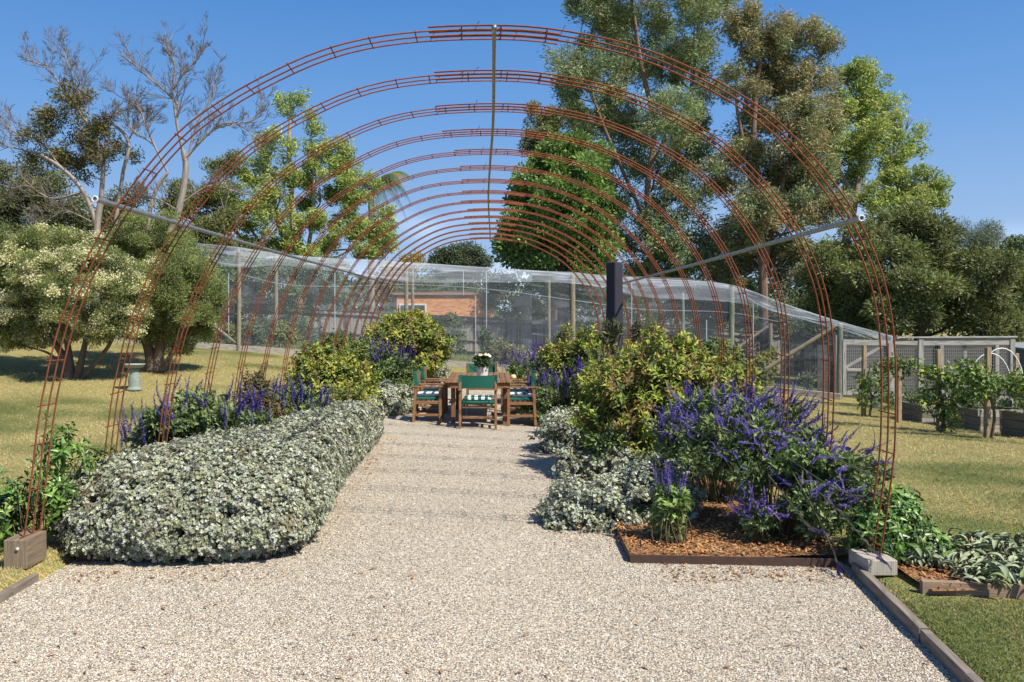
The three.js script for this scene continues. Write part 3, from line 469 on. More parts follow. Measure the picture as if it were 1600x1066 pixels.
// purple salvias: stems, leaves and each flower spike
function spikeGeo(seed, bendy, old) {
  const r = rng(seed), L = 0.2, pts = [], gs = [], pos = [], col = []; for (let i = 0; i <= 6; i++) { const t = i / 6; pts.push(V(bendy * 0.09 * t * t, L * t * (1 - 0.2 * Math.abs(bendy) * t), 0.012 * Math.sin(t * 4 + seed))); }
  const c = new THREE.CatmullRomCurve3(pts), tri = (k, ...ps) => { for (const p of ps) { pos.push(p.x, p.y, p.z); col.push(...k); } }, d = V(0, 0, 0), s = V(0, 0, 0);
  for (let i = 0; i < 92; i++) {
    const t = Math.pow(i / 92, 0.9), p = c.getPoint(t), a = i * 2.4 + r(), w = 0.0185 * (1 - 0.62 * t) * (0.75 + 0.5 * r()); d.set(Math.cos(a), 0.35 + r() * 0.5, Math.sin(a)).normalize(); s.set(-Math.sin(a), 0.3 * (r() - 0.5), Math.cos(a));
    const k = r(), q = k < 0.62 ? [0.10, 0.068, 0.30] : k < 0.9 ? [0.17, 0.13, 0.40] : [0.055, 0.035, 0.14], v = 0.8 + 0.4 * r(), cc = (old && k < 0.85 ? [0.25, 0.225, 0.2] : q).map((x) => x * v), T = p.clone().addScaledVector(d, w), m = p.clone().addScaledVector(d, w * 0.5);
    const A = m.clone().addScaledVector(s, w * 0.36), B = m.clone().addScaledVector(s, -w * 0.36); B.y += w * 0.2; tri(cc, p, A, T); tri(cc, p, T, B);
  }
  const g = new THREE.BufferGeometry(); g.setAttribute('position', new THREE.Float32BufferAttribute(pos, 3)); g.setAttribute('color', new THREE.Float32BufferAttribute(col, 3)); g.computeVertexNormals();
  return g;
}
const spikes = [spikeGeo(140, 0), spikeGeo(141, 0.3), spikeGeo(142, 0.9), spikeGeo(143, -0.5), spikeGeo(144, 1.6)], PETAL = leafMat({ transmission: 0.15, roughness: 0.8 }), faded = [spikeGeo(146, 0.4, true), spikeGeo(147, 0, true)];
const salviaSpray = spray(145, { n: 9, L: 0.062, W: 0.032, R: 0.05, mode: 'up', rise: 0.5, fold: 0.22, bend: 0.25 }), SALVIA = [[0.13, 0.20, 0.05], [0.19, 0.27, 0.075], [0.085, 0.145, 0.04], [0.24, 0.30, 0.11]];
const stemGreen = plain(0.10, 0.12, 0.05, 0.9), stemBrown = plain(0.12, 0.085, 0.05, 0.95);
// lobes of foliage; spikes leave the surface; lean tilts them; size of a spike
function salvia(label, x, d, lobes, n, nSpikes, { seed, size = 1, lean = V(0, 0, 0), leafSize = [0.7, 1.2], up = 1.0, wild = 0.3, spikeLow = 0.1, group, stemTop = 0.4, pal = SALVIA, bare = 0 }) {
  const o = thing('purple_salvia', label, 'flowering plant', V(x, ground(x, d) + 0.03, -d)), s = new Scatter(salviaSpray, LEAF, seed), r = rng(seed + 1);
  fill(s, lobes, n, { inner: 0.4, lump: 0.35, tuft: 26, tuftR: 0.36, up: 0.7, size: leafSize, pal, floor: 0.03 + bare, seed, gap: 0.2, gapScale: 5 }); s.build('foliage', o);
  twigs(o, r, 70, 0.18, stemTop + 0.15, [lobes[0][3] * 1.1, lobes[0][5] * 1.1], 0.006, r() < 0.5 ? stemGreen : stemBrown);
  const stalks = [];
  for (let i = 0; i < nSpikes; i++) {
    const l = lobes[Math.floor(r() * lobes.length)], dir = V(r() * 2 - 1, lerp(spikeLow, 1, r()), r() * 2 - 1).normalize(), p = V(l[0] + dir.x * l[3] * 1.05, Math.max(0.15, l[1] + dir.y * l[4] * 1.05), l[2] + dir.z * l[5] * 1.05);
    const ax = V(dir.x * wild, up, dir.z * wild).add(lean).add(V(r() - 0.5, r() - 0.5, r() - 0.5).multiplyScalar(0.5)).normalize(), k = size * (0.65 + 0.75 * r()), b = r(), v = wild > 0.6 ? (b < 0.2 ? 0 : b < 0.4 ? 1 : b < 0.65 ? 2 : b < 0.8 ? 3 : 4) : (b < 0.5 ? 0 : b < 0.8 ? 1 : b < 0.9 ? 2 : 3);
    const m = mesh('flower_spike', i % 11 === 5 ? faded[i % 2] : spikes[v], PETAL, o); m.position.copy(p).addScaledVector(ax, 0.05 * k); m.quaternion.setFromUnitVectors(UP, ax).multiply(new THREE.Quaternion().setFromAxisAngle(UP, r() * 6.28)); m.scale.set(k * 1.15, k, k * 1.15);
    stalks.push(tube([p.clone().addScaledVector(ax, -0.12), p.clone().addScaledVector(ax, 0.05 * k + 0.02)], 0.0022, 4));
  }
  mesh('stalks', stalks, stemGreen, o); return o;
}
const R_ = 'large sprawling purple salvia at the front right of the path';
salvia('sprawling purple salvia at the front right corner of the bed, spilling over the block', 2.32, 6.7, [[0, 0.55, 0, 0.44, 0.27, 0.4], [0.36, 0.5, 0.12, 0.34, 0.22, 0.3], [-0.2, 0.68, -0.2, 0.4, 0.26, 0.34], [0.2, 0.28, 0.34, 0.22, 0.17, 0.18], [-0.2, 0.17, 0.3, 0.11, 0.11, 0.1]], 1500, 290, { seed: 150, size: 0.8, wild: 1.15, up: 0.5, lean: V(0.22, 0.05, 0), bare: 0.1, stemTop: 0.5 });
salvia('purple salvia with grey fading spikes behind the front right one', 2.2, 7.9, [[0, 0.68, 0, 0.44, 0.32, 0.42], [0.42, 0.66, 0.05, 0.36, 0.3, 0.36], [-0.38, 0.52, 0.2, 0.24, 0.26, 0.24]], 1250, 200, { seed: 153, size: 0.95, wild: 0.7, up: 0.75, lean: V(0.3, 0, 0), bare: 0.08, stemTop: 0.5 });
salvia('single small upright purple salvia alone in the mulch near the path', 1.40, 6.42, [[0, 0.18, 0, 0.07, 0.18, 0.07], [0.02, 0.3, 0, 0.09, 0.12, 0.09]], 150, 18, { seed: 156, size: 1.0, leafSize: [0.8, 1.2], up: 1.3, spikeLow: 0.5, stemTop: 0.2, pal: [[0.19, 0.29, 0.07], [0.24, 0.34, 0.09]] });
salvia('few purple salvia spikes growing through the second silver shrub on the right', 1.3, 9.25, [[0, 0.3, 0, 0.28, 0.2, 0.2]], 120, 11, { seed: 158, size: 0.85, up: 1, spikeLow: 0.4, stemTop: 0.2 });
salvia('purple salvia mass beside the right chairs of the table', 1.35, 14.6, [[0, 0.35, 0, 0.5, 0.42, 0.5], [-0.35, 0.3, 0.3, 0.36, 0.36, 0.4], [0.5, 0.5, 0.3, 0.4, 0.45, 0.4]], 2000, 170, { seed: 160, size: 1.15, up: 1.3, leafSize: [0.9, 1.5], stemTop: 0.4 });
salvia('paler purple salvia reaching out behind the right chairs of the table', 0.95, 17.6, [[0, 0.5, 0, 0.7, 0.45, 0.5], [0.6, 0.7, 0, 0.6, 0.5, 0.5]], 1300, 130, { seed: 163, size: 1.3, up: 1.2, wild: 0.5, leafSize: [0.9, 1.4], stemTop: 0.5 });
salvia('purple salvia clump behind the front of the left silver hedge', -3.05, 8.5, [[0, 0.46, 0, 0.44, 0.38, 0.45], [0.35, 0.42, -0.1, 0.4, 0.36, 0.4], [-0.35, 0.28, 0.1, 0.3, 0.3, 0.3]], 1900, 105, { seed: 166, size: 1.25, up: 1.5, leafSize: [0.8, 1.3], stemTop: 0.3 });
salvia('purple salvia clump behind the middle of the left silver hedge', -2.66, 10.3, [[0, 0.42, 0, 0.4, 0.36, 0.4], [0.3, 0.42, -0.1, 0.36, 0.34, 0.4]], 1500, 110, { seed: 169, size: 1.0, up: 1.1, wild: 0.5, stemTop: 0.3 });
salvia('purple salvia with a pink tinge low against the left hedge top', -2.85, 9.2, [[0, 0.42, 0, 0.3, 0.2, 0.3]], 300, 26, { seed: 171, size: 0.9, up: 0.9, stemTop: 0.3 });
salvia('far purple salvia clump left of the table behind the yellow-leaved shrub', -2.5, 17.4, [[0, 0.5, 0, 0.62, 0.5, 0.5], [0.5, 0.46, 0.1, 0.45, 0.45, 0.5], [-0.4, 0.55, 0.1, 0.4, 0.46, 0.4]], 2300, 170, { seed: 173, size: 1.15, up: 1.3, leafSize: [0.9, 1.5], stemTop: 0.4 });
{ // long trailing stems of the front salvia hanging over the edge
  const o = thing('purple_salvia', 'long drooping salvia stems hanging over the timber block and steel edge', 'flowering plant', V(2.2, 0.0, -6.1)), r = rng(176), gs = [];
  const ends = [[[2.28, 0.62, -6.2], [2.34, 0.4, -5.95], [2.40, 0.12, -5.72], [2.38, 0.03, -5.62]], [[2.3, 0.62, -6.2], [2.46, 0.44, -5.9], [2.56, 0.24, -5.55], [2.6, 0.16, -5.42]], [[2.4, 0.8, -6.2], [2.6, 0.72, -6.0], [2.75, 0.66, -5.9], [2.85, 0.7, -5.85]], [[2.3, 0.7, -6.3], [2.5, 0.55, -6.05], [2.66, 0.5, -5.9], [2.72, 0.52, -5.85]], [[2.1, 0.6, -6.2], [2.2, 0.42, -6.0], [2.27, 0.3, -5.85], [2.32, 0.28, -5.8]]];
  for (const e of ends) {
    const c = new THREE.CatmullRomCurve3(e.map((q) => V(...q).sub(o.position))), P = c.getPoints(12); gs.push(tube(P, [0.004, 0.0025], 5));
    for (let i = 4; i <= 11; i++) { const p = c.getPoint(i / 12), t = c.getTangent(i / 12), m = mesh('flower_spike', i < 9 ? faded[i % 2] : spikes[i % 2], PETAL, o); m.position.copy(p); m.quaternion.setFromUnitVectors(UP, t); m.scale.set(0.85, 0.38 + 0.1 * r(), 0.85); }
  }
  mesh('stalks', gs, stemGreen, o);
}
// yellow-green shrubs of upright shoots
const GOLD = [[0.29, 0.35, 0.04], [0.40, 0.41, 0.05], [0.18, 0.25, 0.03], [0.26, 0.34, 0.042], [0.10, 0.14, 0.025], [0.46, 0.43, 0.09], [0.26, 0.17, 0.05]];
const goldShoot = [spray(180, { n: 11, L: 0.095, W: 0.034, R: 0.16, mode: 'shoot', rise: 0.45, fold: 0.3, bend: 0.18, stem: 0.003 }), spray(181, { n: 9, L: 0.105, W: 0.032, R: 0.14, mode: 'shoot', rise: 0.3, fold: 0.3, bend: 0.22, stem: 0.003 })];
function goldShrub(label, x, d, lobes, n, seed, { pal = GOLD, size = [0.75, 1.2], up = 0.9, base = 0.2, name = 'golden_shrub' } = {}) {
  const o = thing(name, label, 'shrub', V(x, ground(x, d), -d)), r = rng(seed + 3);
  goldShoot.forEach((g, i) => { const s = new Scatter(g, LEAF, seed + i); fill(s, lobes, n / 2, { inner: 0.4, lump: 0.3, tuft: 30, tuftR: 0.36, up, size, pal, floor: 0.06, seed: seed + i, gap: 0.2, gapScale: 3 }); for (const l of lobes) for (let j = 0; j < 5; j++) { const a = s.r() * 6.283, q = Math.sqrt(s.r()) * 0.8, p0 = V(l[0] + Math.cos(a) * l[3] * q, l[1] + l[4] * Math.sqrt(1 - q * q) * 0.95, l[2] + Math.sin(a) * l[5] * q), dir = V(Math.cos(a) * 0.4, 1.2, Math.sin(a) * 0.4).normalize(), len = 2 + Math.floor(s.r() * 3); for (let e = 0; e < len; e++) s.put(p0.clone().addScaledVector(dir, e * 0.085), dir, (0.95 - 0.12 * e) * size[0], tint(s.r, pal)); } s.build('foliage', o); });
  const H = Math.max(...lobes.map((l) => l[1])); twigs(o, r, 44, base, H + 0.1, [lobes[0][3], lobes[0][5]], 0.011); return o;
}
goldShrub('large yellow-green leafy shrub on the right of the path', 2.05, 9.7, [[0, 0.78, 0, 0.66, 0.6, 0.6], [-0.52, 0.7, 0.1, 0.4, 0.5, 0.45], [0.58, 0.74, 0, 0.42, 0.54, 0.5], [0.1, 0.9, 0.1, 0.45, 0.5, 0.4], [-0.3, 0.42, 0.3, 0.5, 0.36, 0.35]], 5000, 190);
goldShrub('yellow-green shrub farther back on the right beside the parasol', 1.85, 16.0, [[0, 0.95, 0, 0.5, 0.6, 0.5], [-0.4, 0.85, 0, 0.36, 0.5, 0.4], [0.45, 0.95, 0, 0.45, 0.55, 0.5]], 2600, 194);
goldShrub('darker green shrub filling the right bed behind the big yellow-green one', 2.75, 11.6, [[0, 0.8, 0, 0.6, 0.62, 0.6], [0.3, 0.7, 0.5, 0.45, 0.52, 0.5]], 2200, 197, { pal: [[0.07, 0.11, 0.025], [0.1, 0.15, 0.03], [0.16, 0.19, 0.035]] });
goldShrub('slender fine-leaved yellow shoot standing above the right shrubs', 2.2, 11.2, [[0, 1.25, 0, 0.13, 0.42, 0.13], [0, 0.9, 0, 0.2, 0.3, 0.2]], 230, 199, { size: [0.6, 0.9], up: 2 });
goldShrub('upright yellow-green shrub in the left bed behind the silver hedge', -2.35, 12.4, [[0, 0.55, 0, 0.46, 0.52, 0.45], [-0.15, 0.8, 0, 0.36, 0.4, 0.3], [0.3, 0.42, 0.2, 0.36, 0.36, 0.3], [0.15, 0.7, -0.1, 0.3, 0.36, 0.3]], 2600, 202);
goldShrub('tall yellow-green shrub far back on the left near the table', -1.85, 18.2, [[0, 0.95, 0, 0.6, 0.66, 0.5], [-0.45, 0.75, 0, 0.45, 0.55, 0.5], [0.4, 0.85, 0.1, 0.45, 0.6, 0.45], [0.1, 1.2, 0, 0.4, 0.4, 0.4]], 3600, 205, { size: [0.9, 1.4] });
goldShrub('bright green shrub behind the far left salvias', -3.0, 16.6, [[0, 0.75, 0, 0.5, 0.45, 0.45], [-0.4, 0.65, 0, 0.4, 0.35, 0.4]], 1400, 208, { pal: [[0.10, 0.17, 0.03], [0.14, 0.21, 0.04], [0.2, 0.22, 0.04]] });
goldShrub('small bronze-tinged shrub between two salvia clumps in the left bed', -2.75, 9.75, [[0, 0.45, 0, 0.24, 0.4, 0.24], [-0.02, 0.75, 0, 0.13, 0.26, 0.13], [0.15, 0.4, 0.1, 0.25, 0.3, 0.2]], 620, 211, { pal: [[0.09, 0.085, 0.02], [0.13, 0.09, 0.03], [0.10, 0.13, 0.03], [0.2, 0.13, 0.05]], size: [0.6, 0.95] });
goldShrub('low lime-green plant at the foot of a left arch', -3.05, 11.5, [[0, 0.35, 0, 0.4, 0.32, 0.35]], 700, 214, { pal: [[0.13, 0.2, 0.03], [0.17, 0.24, 0.04], [0.08, 0.13, 0.03]], size: [0.6, 0.95] });
goldShrub('low green and yellow plant peeping over the left hedge', -1.98, 11.6, [[0, 0.5, 0, 0.26, 0.2, 0.25]], 330, 217, { size: [0.55, 0.85] });
// glossy climbers at the two front feet
const GLOSS = [[0.06, 0.13, 0.02], [0.09, 0.18, 0.03], [0.04, 0.09, 0.016], [0.15, 0.25, 0.05]], glossShoot = [spray(220, { n: 9, L: 0.085, W: 0.034, R: 0.14, mode: 'shoot', rise: 0.1, fold: 0.25, bend: 0.35, stem: 0.003 }), spray(221, { n: 7, L: 0.095, W: 0.036, R: 0.1, mode: 'shoot', rise: -0.1, fold: 0.25, bend: 0.4, stem: 0.003 })];
function climber(label, x, d, lobes, n, seed) {
  const o = thing('glossy_climber', label, 'climbing plant', V(x, ground(x, d), -d)); glossShoot.forEach((g, i) => { const s = new Scatter(g, WAXY, seed + i); fill(s, lobes, n / 2, { inner: 0.3, lump: 0.3, lumpScale: 3, up: 0.5, size: [0.52, 0.95], pal: GLOSS, floor: 0.05, seed: seed + i }); s.build('foliage', o); });
  const r = rng(seed + 5); twigs(o, r, 26, 0.1, 0.5, [lobes[0][3], lobes[0][5]], 0.005, stemBrown); return o;
}
climber('glossy dark green climber round the left foot of the front arch', -3.3, 5.98, [[-0.2, 0.26, 0.0, 0.2, 0.25, 0.2], [0.14, 0.45, 0, 0.1, 0.3, 0.1], [0.2, 0.74, -0.03, 0.1, 0.18, 0.09], [-0.45, 0.25, 0.1, 0.25, 0.22, 0.2], [0.3, 0.6, -0.2, 0.06, 0.1, 0.06]], 300, 224);
climber('glossy bright green climber beside the timber block at the right arch foot', 2.85, 5.9, [[0, 0.2, 0, 0.2, 0.2, 0.2], [0.18, 0.14, 0.1, 0.16, 0.14, 0.15], [-0.12, 0.24, 0.05, 0.14, 0.16, 0.14], [0.2, 0.3, -0.3, 0.14, 0.12, 0.14]], 400, 228);
// woolly silver leaves at the right edge: every large leaf its own piece
{
  const r = rng(230), pos = [], idx = [], L = 0.088, W = 0.027, n = 5; for (let i = 0; i <= n; i++) { const t = i / n, w = W * Math.sin(Math.PI * Math.pow(t * 0.94 + 0.04, 0.8)) / 2, y = 0.035 * Math.sin(t * 2.4) - 0.03 * t * t; for (const s of [-1, 0, 1]) pos.push(s * w, y + (s ? 0.011 : 0), t * L); if (i) for (const s of [0, 1]) { const a = (i - 1) * 3 + s; idx.push(a, a + 3, a + 1, a + 1, a + 3, a + 4); } }
  const g = new THREE.BufferGeometry(); g.setAttribute('position', new THREE.Float32BufferAttribute(pos, 3)); g.setIndex(idx); g.computeVertexNormals();
  const mats = [[0.26, 0.305, 0.185], [0.21, 0.26, 0.155], [0.31, 0.345, 0.225], [0.18, 0.24, 0.10]].map((c) => new THREE.MeshPhysicalMaterial({ color: lin(...c), roughness: 0.95, side: THREE.DoubleSide, sheen: 0.4, sheenColor: lin(0.5, 0.55, 0.5) }));
  const spots = [[3.12, 5.62, 'woolly silver-leaved clump next to the glossy climber at the right edge', 48], [3.4, 5.45, 'woolly silver-leaved clump in front at the right edge, over the timber board', 64], [3.68, 5.75, 'woolly silver-leaved clump at the far right behind the timber board', 60], [3.5, 5.98, 'woolly silver-leaved clump farther back towards the lawn', 56], [3.85, 5.35, 'woolly silver-leaved clump cut by the right edge of the picture', 60], [3.12, 6.1, 'small woolly silver-leaved clump behind the glossy climber', 24], [3.95, 5.85, 'woolly silver-leaved clump at the right edge nearest the lawn', 52], [3.25, 5.24, 'low woolly silver-leaved clump right at the timber board, left of two', 54], [3.62, 5.2, 'low woolly silver-leaved clump right at the timber board, right of two', 54], [2.98, 5.75, 'woolly silver-leaved clump half under the glossy climber', 40]];
  for (const [x, d, label, k] of spots) {
    const o = thing('woolly_plant', label, 'silver plant', V(x, ground(x, d) + 0.03, -d));
    for (let i = 0; i < k * 1.7; i++) { const a = r() * 6.283, q = 0.24 * Math.sqrt(r()), m = mesh('leaf', g, mats[Math.floor(r() * 4)], o), el = 0.05 + 0.6 * r(), s = 0.75 + 0.6 * r(); m.position.set(Math.cos(a) * q, 0.02 + 0.075 * r() * (1 - q), Math.sin(a) * q); m.rotation.set(-el, a + (r() - 0.5) * 2.2 + 1.57, (r() - 0.5) * 0.8, 'YXZ'); m.scale.setScalar(s * 1.05); }
    twigs(o, r, 10, 0.08, 0.12, [0.2, 0.2], 0.006, stemGreen);
  }
}
// sapling with a pale stake among the right shrubs, drip stake in the mulch
{
  const d = 12.2, x = at(956, 500, d).x, o = thing('staked_sapling', 'young tree with drooping brownish leaves tied to a pale stake by the parasol', 'sapling', V(x, ground(x, d), -d));
  mesh('stake', box(0.03, 1.55, 0.03, -0.03, 0.775, 0.04), plain(0.55, 0.52, 0.45, 0.8), o); mesh('trunk', tube([V(0, 0, 0), V(0.02, 0.8, 0), V(0.06, 1.7, 0), V(0.2, 1.85, 0)], [0.014, 0.006], 6), twigWood, o);
  const s = new Scatter(spray(236, { n: 9, L: 0.13, W: 0.035, R: 0.06, mode: 'hang', rise: 0.8 }), LEAF, 237); fill(s, [[0.03, 1.68, 0, 0.2, 0.16, 0.18], [0.36, 1.66, 0, 0.14, 0.14, 0.14], [-0.04, 1.5, 0.05, 0.15, 0.12, 0.12]], 52, { pal: [[0.10, 0.11, 0.04], [0.16, 0.14, 0.07], [0.07, 0.1, 0.03]] }); s.build('foliage', o);
  const k = mesh('drip_stake', [tube([V(0, 0, 0), V(0.01, 0.11, 0)], 0.004, 6), tube([V(0.01, 0.105, 0), V(0.012, 0.125, 0)], 0.009, 8)], plain(0.015, 0.015, 0.018, 0.5)); k.position.set(1.14, 0.05, -6.22); tag(k, 'small black drip stake in the mulch beside the single salvia', 'irrigation stake');
}
// fallen leaves on the gravel
{
  const r = rng(240), g = spray(241, { n: 1, L: 0.07, W: 0.02, R: 0, mode: 'rosette', rise: 0.1, fold: 0.3 }), m = plain(0.28, 0.16, 0.08, 0.9, { side: THREE.DoubleSide }), gs = [];
  for (let i = 0; i < 90; i++) { const x = lerp(-2.6, 2.3, r()), d = 4 + 8 * r() * r(), k = g.clone(); k.scale(0.6 + r() * 0.6, 0.6 + r() * 0.6, 0.6 + r() * 0.6); k.rotateY(r() * 6.28); k.translate(x, 0.016, -d); gs.push(k); }
  const o = mesh('fallen_leaves', gs, m); tag(o, 'thin brown fallen leaves lying about on the gravel', 'leaves', null, 'stuff');
}
// ---------------------------------------------------------------- netted orchard
const LOG = bark(0.30, 0.27, 0.20, 3), GREENLOG = bark(0.235, 0.26, 0.21, 3);
function post(label, px, top, d, rad, mat, bottom) {
  const b = at(px, 500, d), g = bottom !== undefined ? at(px, bottom, d).y : ground(b.x, d), h = at(px, top, d).y - g + 0.15, r = rng(px), o = thing('log_post', label, 'post', V(b.x, g, -d), 0, 'round log posts of the netted orchard');
  const pts = [0, 0.25, 0.5, 0.75, 1].map((t) => V((r() - 0.5) * 0.02, -0.15 + t * h, (r() - 0.5) * 0.02)); mesh('log', tube(pts, [rad * 1.04, rad * 0.95], 12), mat, o);
  if (d < 26) mesh('wire_insulator', tube([V(rad, h * 0.36, 0), V(rad + 0.04, h * 0.36, 0)], 0.03, 8), plain(0.03, 0.03, 0.03, 0.5), o);
  return o;
}
post('leftmost front log post of the netted orchard, behind the birdbath tree', 373, 388, 24, 0.062, LOG);
post('log post on the left side of the orchard in the back row, behind the arches', 431, 398, 28.5, 0.068, LOG);
post('front log post of the orchard left of the far arch, thicker of a close pair', 635, 412, 24.2, 0.062, LOG);
post('thinner back log post of the close pair left of the far arch', 645, 421, 29, 0.058, LOG);
post('thin back-row log post right of the table, left of a thicker one', 858, 440, 29, 0.055, LOG);
post('thick front log post right of the table, left of the navy parasol', 895, 430, 24.2, 0.078, LOG);
post('greenish log post behind the right arches, thinner of two greenish ones', 1067, 457, 28.5, 0.06, GREENLOG);
post('greenish thick log post at the foot of the rising right brace', 1143, 446, 24, 0.082, GREENLOG);
post('back log post beside the yellow orchard shrub on the right', 1204, 505, 28, 0.068, LOG, 566);
post('short greenish corner log post at the right end of the orchard', 1312, 503, 22.6, 0.078, GREENLOG);
function pole(name, label, a, b, rad, mat, cat) { const o = thing(name, label, cat, a.clone()); const e = b.clone().sub(a); mesh('log', tube([V(0, 0, 0), e.clone().multiplyScalar(0.5), e], [rad, rad * 0.95], 12), mat, o); return o; }
pole('log_brace', 'long log brace rising from the ground to the short right corner post', at(1150, 606, 23.4), at(1309, 508, 22.6), 0.065, LOG, 'brace');
pole('log_brace', 'log brace farther back leaning up to the back post beside the yellow shrub', at(1085, 592, 28.5), at(1201, 510, 28), 0.06, LOG, 'brace');
pole('log_brace', 'log brace leaning on the leftmost front orchard post', at(316, 496, 25.2), at(370, 537, 24), 0.06, LOG, 'brace');
pole('log_brace', 'log brace low on the ground below the left green tree', at(276, 530, 24.6), at(303, 553, 24), 0.065, LOG, 'brace');
for (const [px, t, b, d, label] of [[357, 428, 515, 26, 'thin pale steel prop left of the leftmost orchard post'], [724, 424, 457, 29, 'short thin pale steel prop hanging above the brick house'], [760, 423, 545, 27, 'long thin pale steel prop straight behind the white pot'], [743, 462, 550, 26, 'thin grey steel prop left of the one behind the white pot'], [987, 435, 540, 27, 'thin pale steel prop just right of the navy parasol'], [1104, 500, 560, 25, 'thin pale steel prop left of the greenish thick post'], [1177, 474, 580, 25.4, 'thin pale steel prop right of the greenish thick post'], [523, 425, 530, 27, 'thin pale steel prop behind the left arches']]) {
  const a = at(px, b, d), e = at(px, t, d), o = thing('steel_prop', label, 'prop', a, 0, 'thin steel props holding up the net'); mesh('rod', tube([V(0, -0.1, 0), V(0, e.y - a.y, 0)], 0.016, 6), plain(0.62, 0.65, 0.68, 0.4, { metalness: 0.3 }), o);
}
{ // bottom boards
  const mat = wood(0.47, 0.43, 0.37, 0.9, 3), pts = [[-14.5, 23.6], [-10.3, 24], [-7.3, 24.0], [-4.6, 24.1], [-2.2, 24.2], [0.4, 24.2], [2.6, 24.2], [4.9, 24.1], [7.1, 23.9], [9.6, 22.5]];
  const names = ['far left under the tea trees', 'left of the leftmost orchard post', 'between the leftmost post and the left arches', 'behind the left arches', 'left behind the table', 'straight behind the white pot', 'behind the right salvias', 'behind the big yellow-green shrub', 'at the right end by the corner post'];
  for (let i = 0; i + 1 < pts.length; i++) { const [a, b] = [pts[i], pts[i + 1]], A = V(a[0], ground(...a) + 0.07, -a[1]), B = V(b[0], ground(...b) + 0.07, -b[1]), L = A.distanceTo(B), m = mesh('sleeper', box(0.09, 0.19, L - 0.01, 0, 0, 0, [0, 0, 0], 0.006), mat); m.position.copy(A).lerp(B, 0.5); m.lookAt(B.x, B.y, B.z); tag(m, 'pale ground sleeper of the net front, ' + names[i], 'edging'); }
}
// netting: a fine woven sheet, gathered more densely along some folds
const netAlpha = tex(512, 512, (u, v) => { const q = tnoise(u * 4, v * 4, 4, 63), f = tnoise(u * 5 + q * 2, v * 9, 9, 61), g = tnoise(u * 7, v * 14 + q * 6, 14, 62), k = 0.085 + 0.08 * f + 0.5 * Math.max(0, g - 0.7) * 1.6; return Math.min(1, k); }, false);
const netMat = (o) => new THREE.MeshStandardMaterial({ color: lin(0.70, 0.77, 0.90), alphaMap: netAlpha, transparent: true, opacity: o, roughness: 1, side: THREE.DoubleSide });
function net(name, parent, rows, mat, nu = 60, nv = 14, ripple = 0.1) {  // rows: poly-lines (same number of points), first at the top
  const cs = rows.map((q) => new THREE.CatmullRomCurve3(q, false, 'centripetal')), pos = [], uv = [], idx = [];
  for (let j = 0; j <= nv; j++) for (let i = 0; i <= nu; i++) {
    const u = i / nu, v = j / nv * (cs.length - 1), k = Math.min(cs.length - 2, Math.floor(v)), p = cs[k].getPoint(u).lerp(cs[k + 1].getPoint(u), v - k), w = ripple * (fbm(u * 22, v * 2.5, 3) - 0.5) * 2; p.z += w; p.y += w * 0.5 * (j && j < nv ? 1 : 0.6); pos.push(p.x, p.y, p.z); uv.push(u * 4, v * 1.0);
    if (i < nu && j < nv) { const a = j * (nu + 1) + i; idx.push(a, a + nu + 1, a + 1, a + 1, a + nu + 1, a + nu + 2); }
  }
  const g = new THREE.BufferGeometry(); g.setAttribute('position', new THREE.Float32BufferAttribute(pos, 3)); g.setAttribute('uv', new THREE.Float32BufferAttribute(uv, 2)); g.setIndex(idx); g.computeVertexNormals(); return mesh(name, g, mat, parent);
}
{
  const o = thing('bird_netting', 'large sheet of pale translucent bird netting draped over the orchard posts', 'netting', V(0, 0, 0));
  const topF = [at(285, 380, 25.5), at(373, 388, 24), at(440, 398, 24), at(520, 406, 24), at(635, 411, 24.2), at(765, 420, 24.2), at(895, 428, 24.2), at(1000, 436, 24.1), at(1143, 447, 24), at(1225, 476, 23.3), at(1312, 504, 22.6), at(1395, 527, 22)];
  const topB = topF.map((p, i) => V(p.x * (i < 9 ? 1.24 : 1.12), i < 9 ? 4.0 - 0.078 * p.x - 0.2 : p.y + 0.1, i < 9 ? -31 : p.z - 5)), mid = topF.map((p, i) => p.clone().lerp(topB[i], 0.5).add(V(0, -0.16, 0)));
  const low = topF.map((p) => V(p.x, ground(p.x, -p.z) + 0.12, p.z)), half = topF.map((p, i) => p.clone().lerp(low[i], 0.5).add(V(0, 0, 0.05)));
  net('roof_net', o, [topF, mid, topB], netMat(1.0), 80, 14, 0.12); net('front_net', o, [topF, half, low], netMat(0.5), 90, 16, 0.06);
  const lowB = topB.map((p) => V(p.x, ground(p.x, -p.z), p.z)); net('back_net', o, [topB, lowB], netMat(0.22), 80, 10, 0.08);
  const r = rng(255); // gathered hems and wires
  mesh('gathered_hem', tube(new THREE.CatmullRomCurve3(topF.map((p) => p.clone().add(V(0, 0.01, 0.03))), false, 'centripetal').getPoints(120), 0.014, 5), plain(0.6, 0.65, 0.72, 1, { transparent: true, opacity: 0.5 }), o);
  for (const q of [0.26]) { const c = new THREE.CatmullRomCurve3(topF.slice(1, 10).map((p, i) => p.clone().lerp(low[i + 1], q + 0.05 * Math.sin(i * 1.3)).add(V(0, 0, 0.04))), false, 'centripetal'); mesh('gathered_hem', tube(c.getPoints(100), 0.014, 5), plain(0.5, 0.55, 0.62, 1, { transparent: true, opacity: 0.28 }), o); }
  { const f0 = topF.map((p) => p.clone().add(V(0, 0.01, 0.08))), f1 = topF.map((p, i) => p.clone().add(V(0, (i < 10 ? -0.42 : -0.12) - 0.14 * Math.sin(i * 1.9), 0.2))); net('draped_edge', o, [f0, f1], netMat(1.25), 90, 6, 0.07); }
}
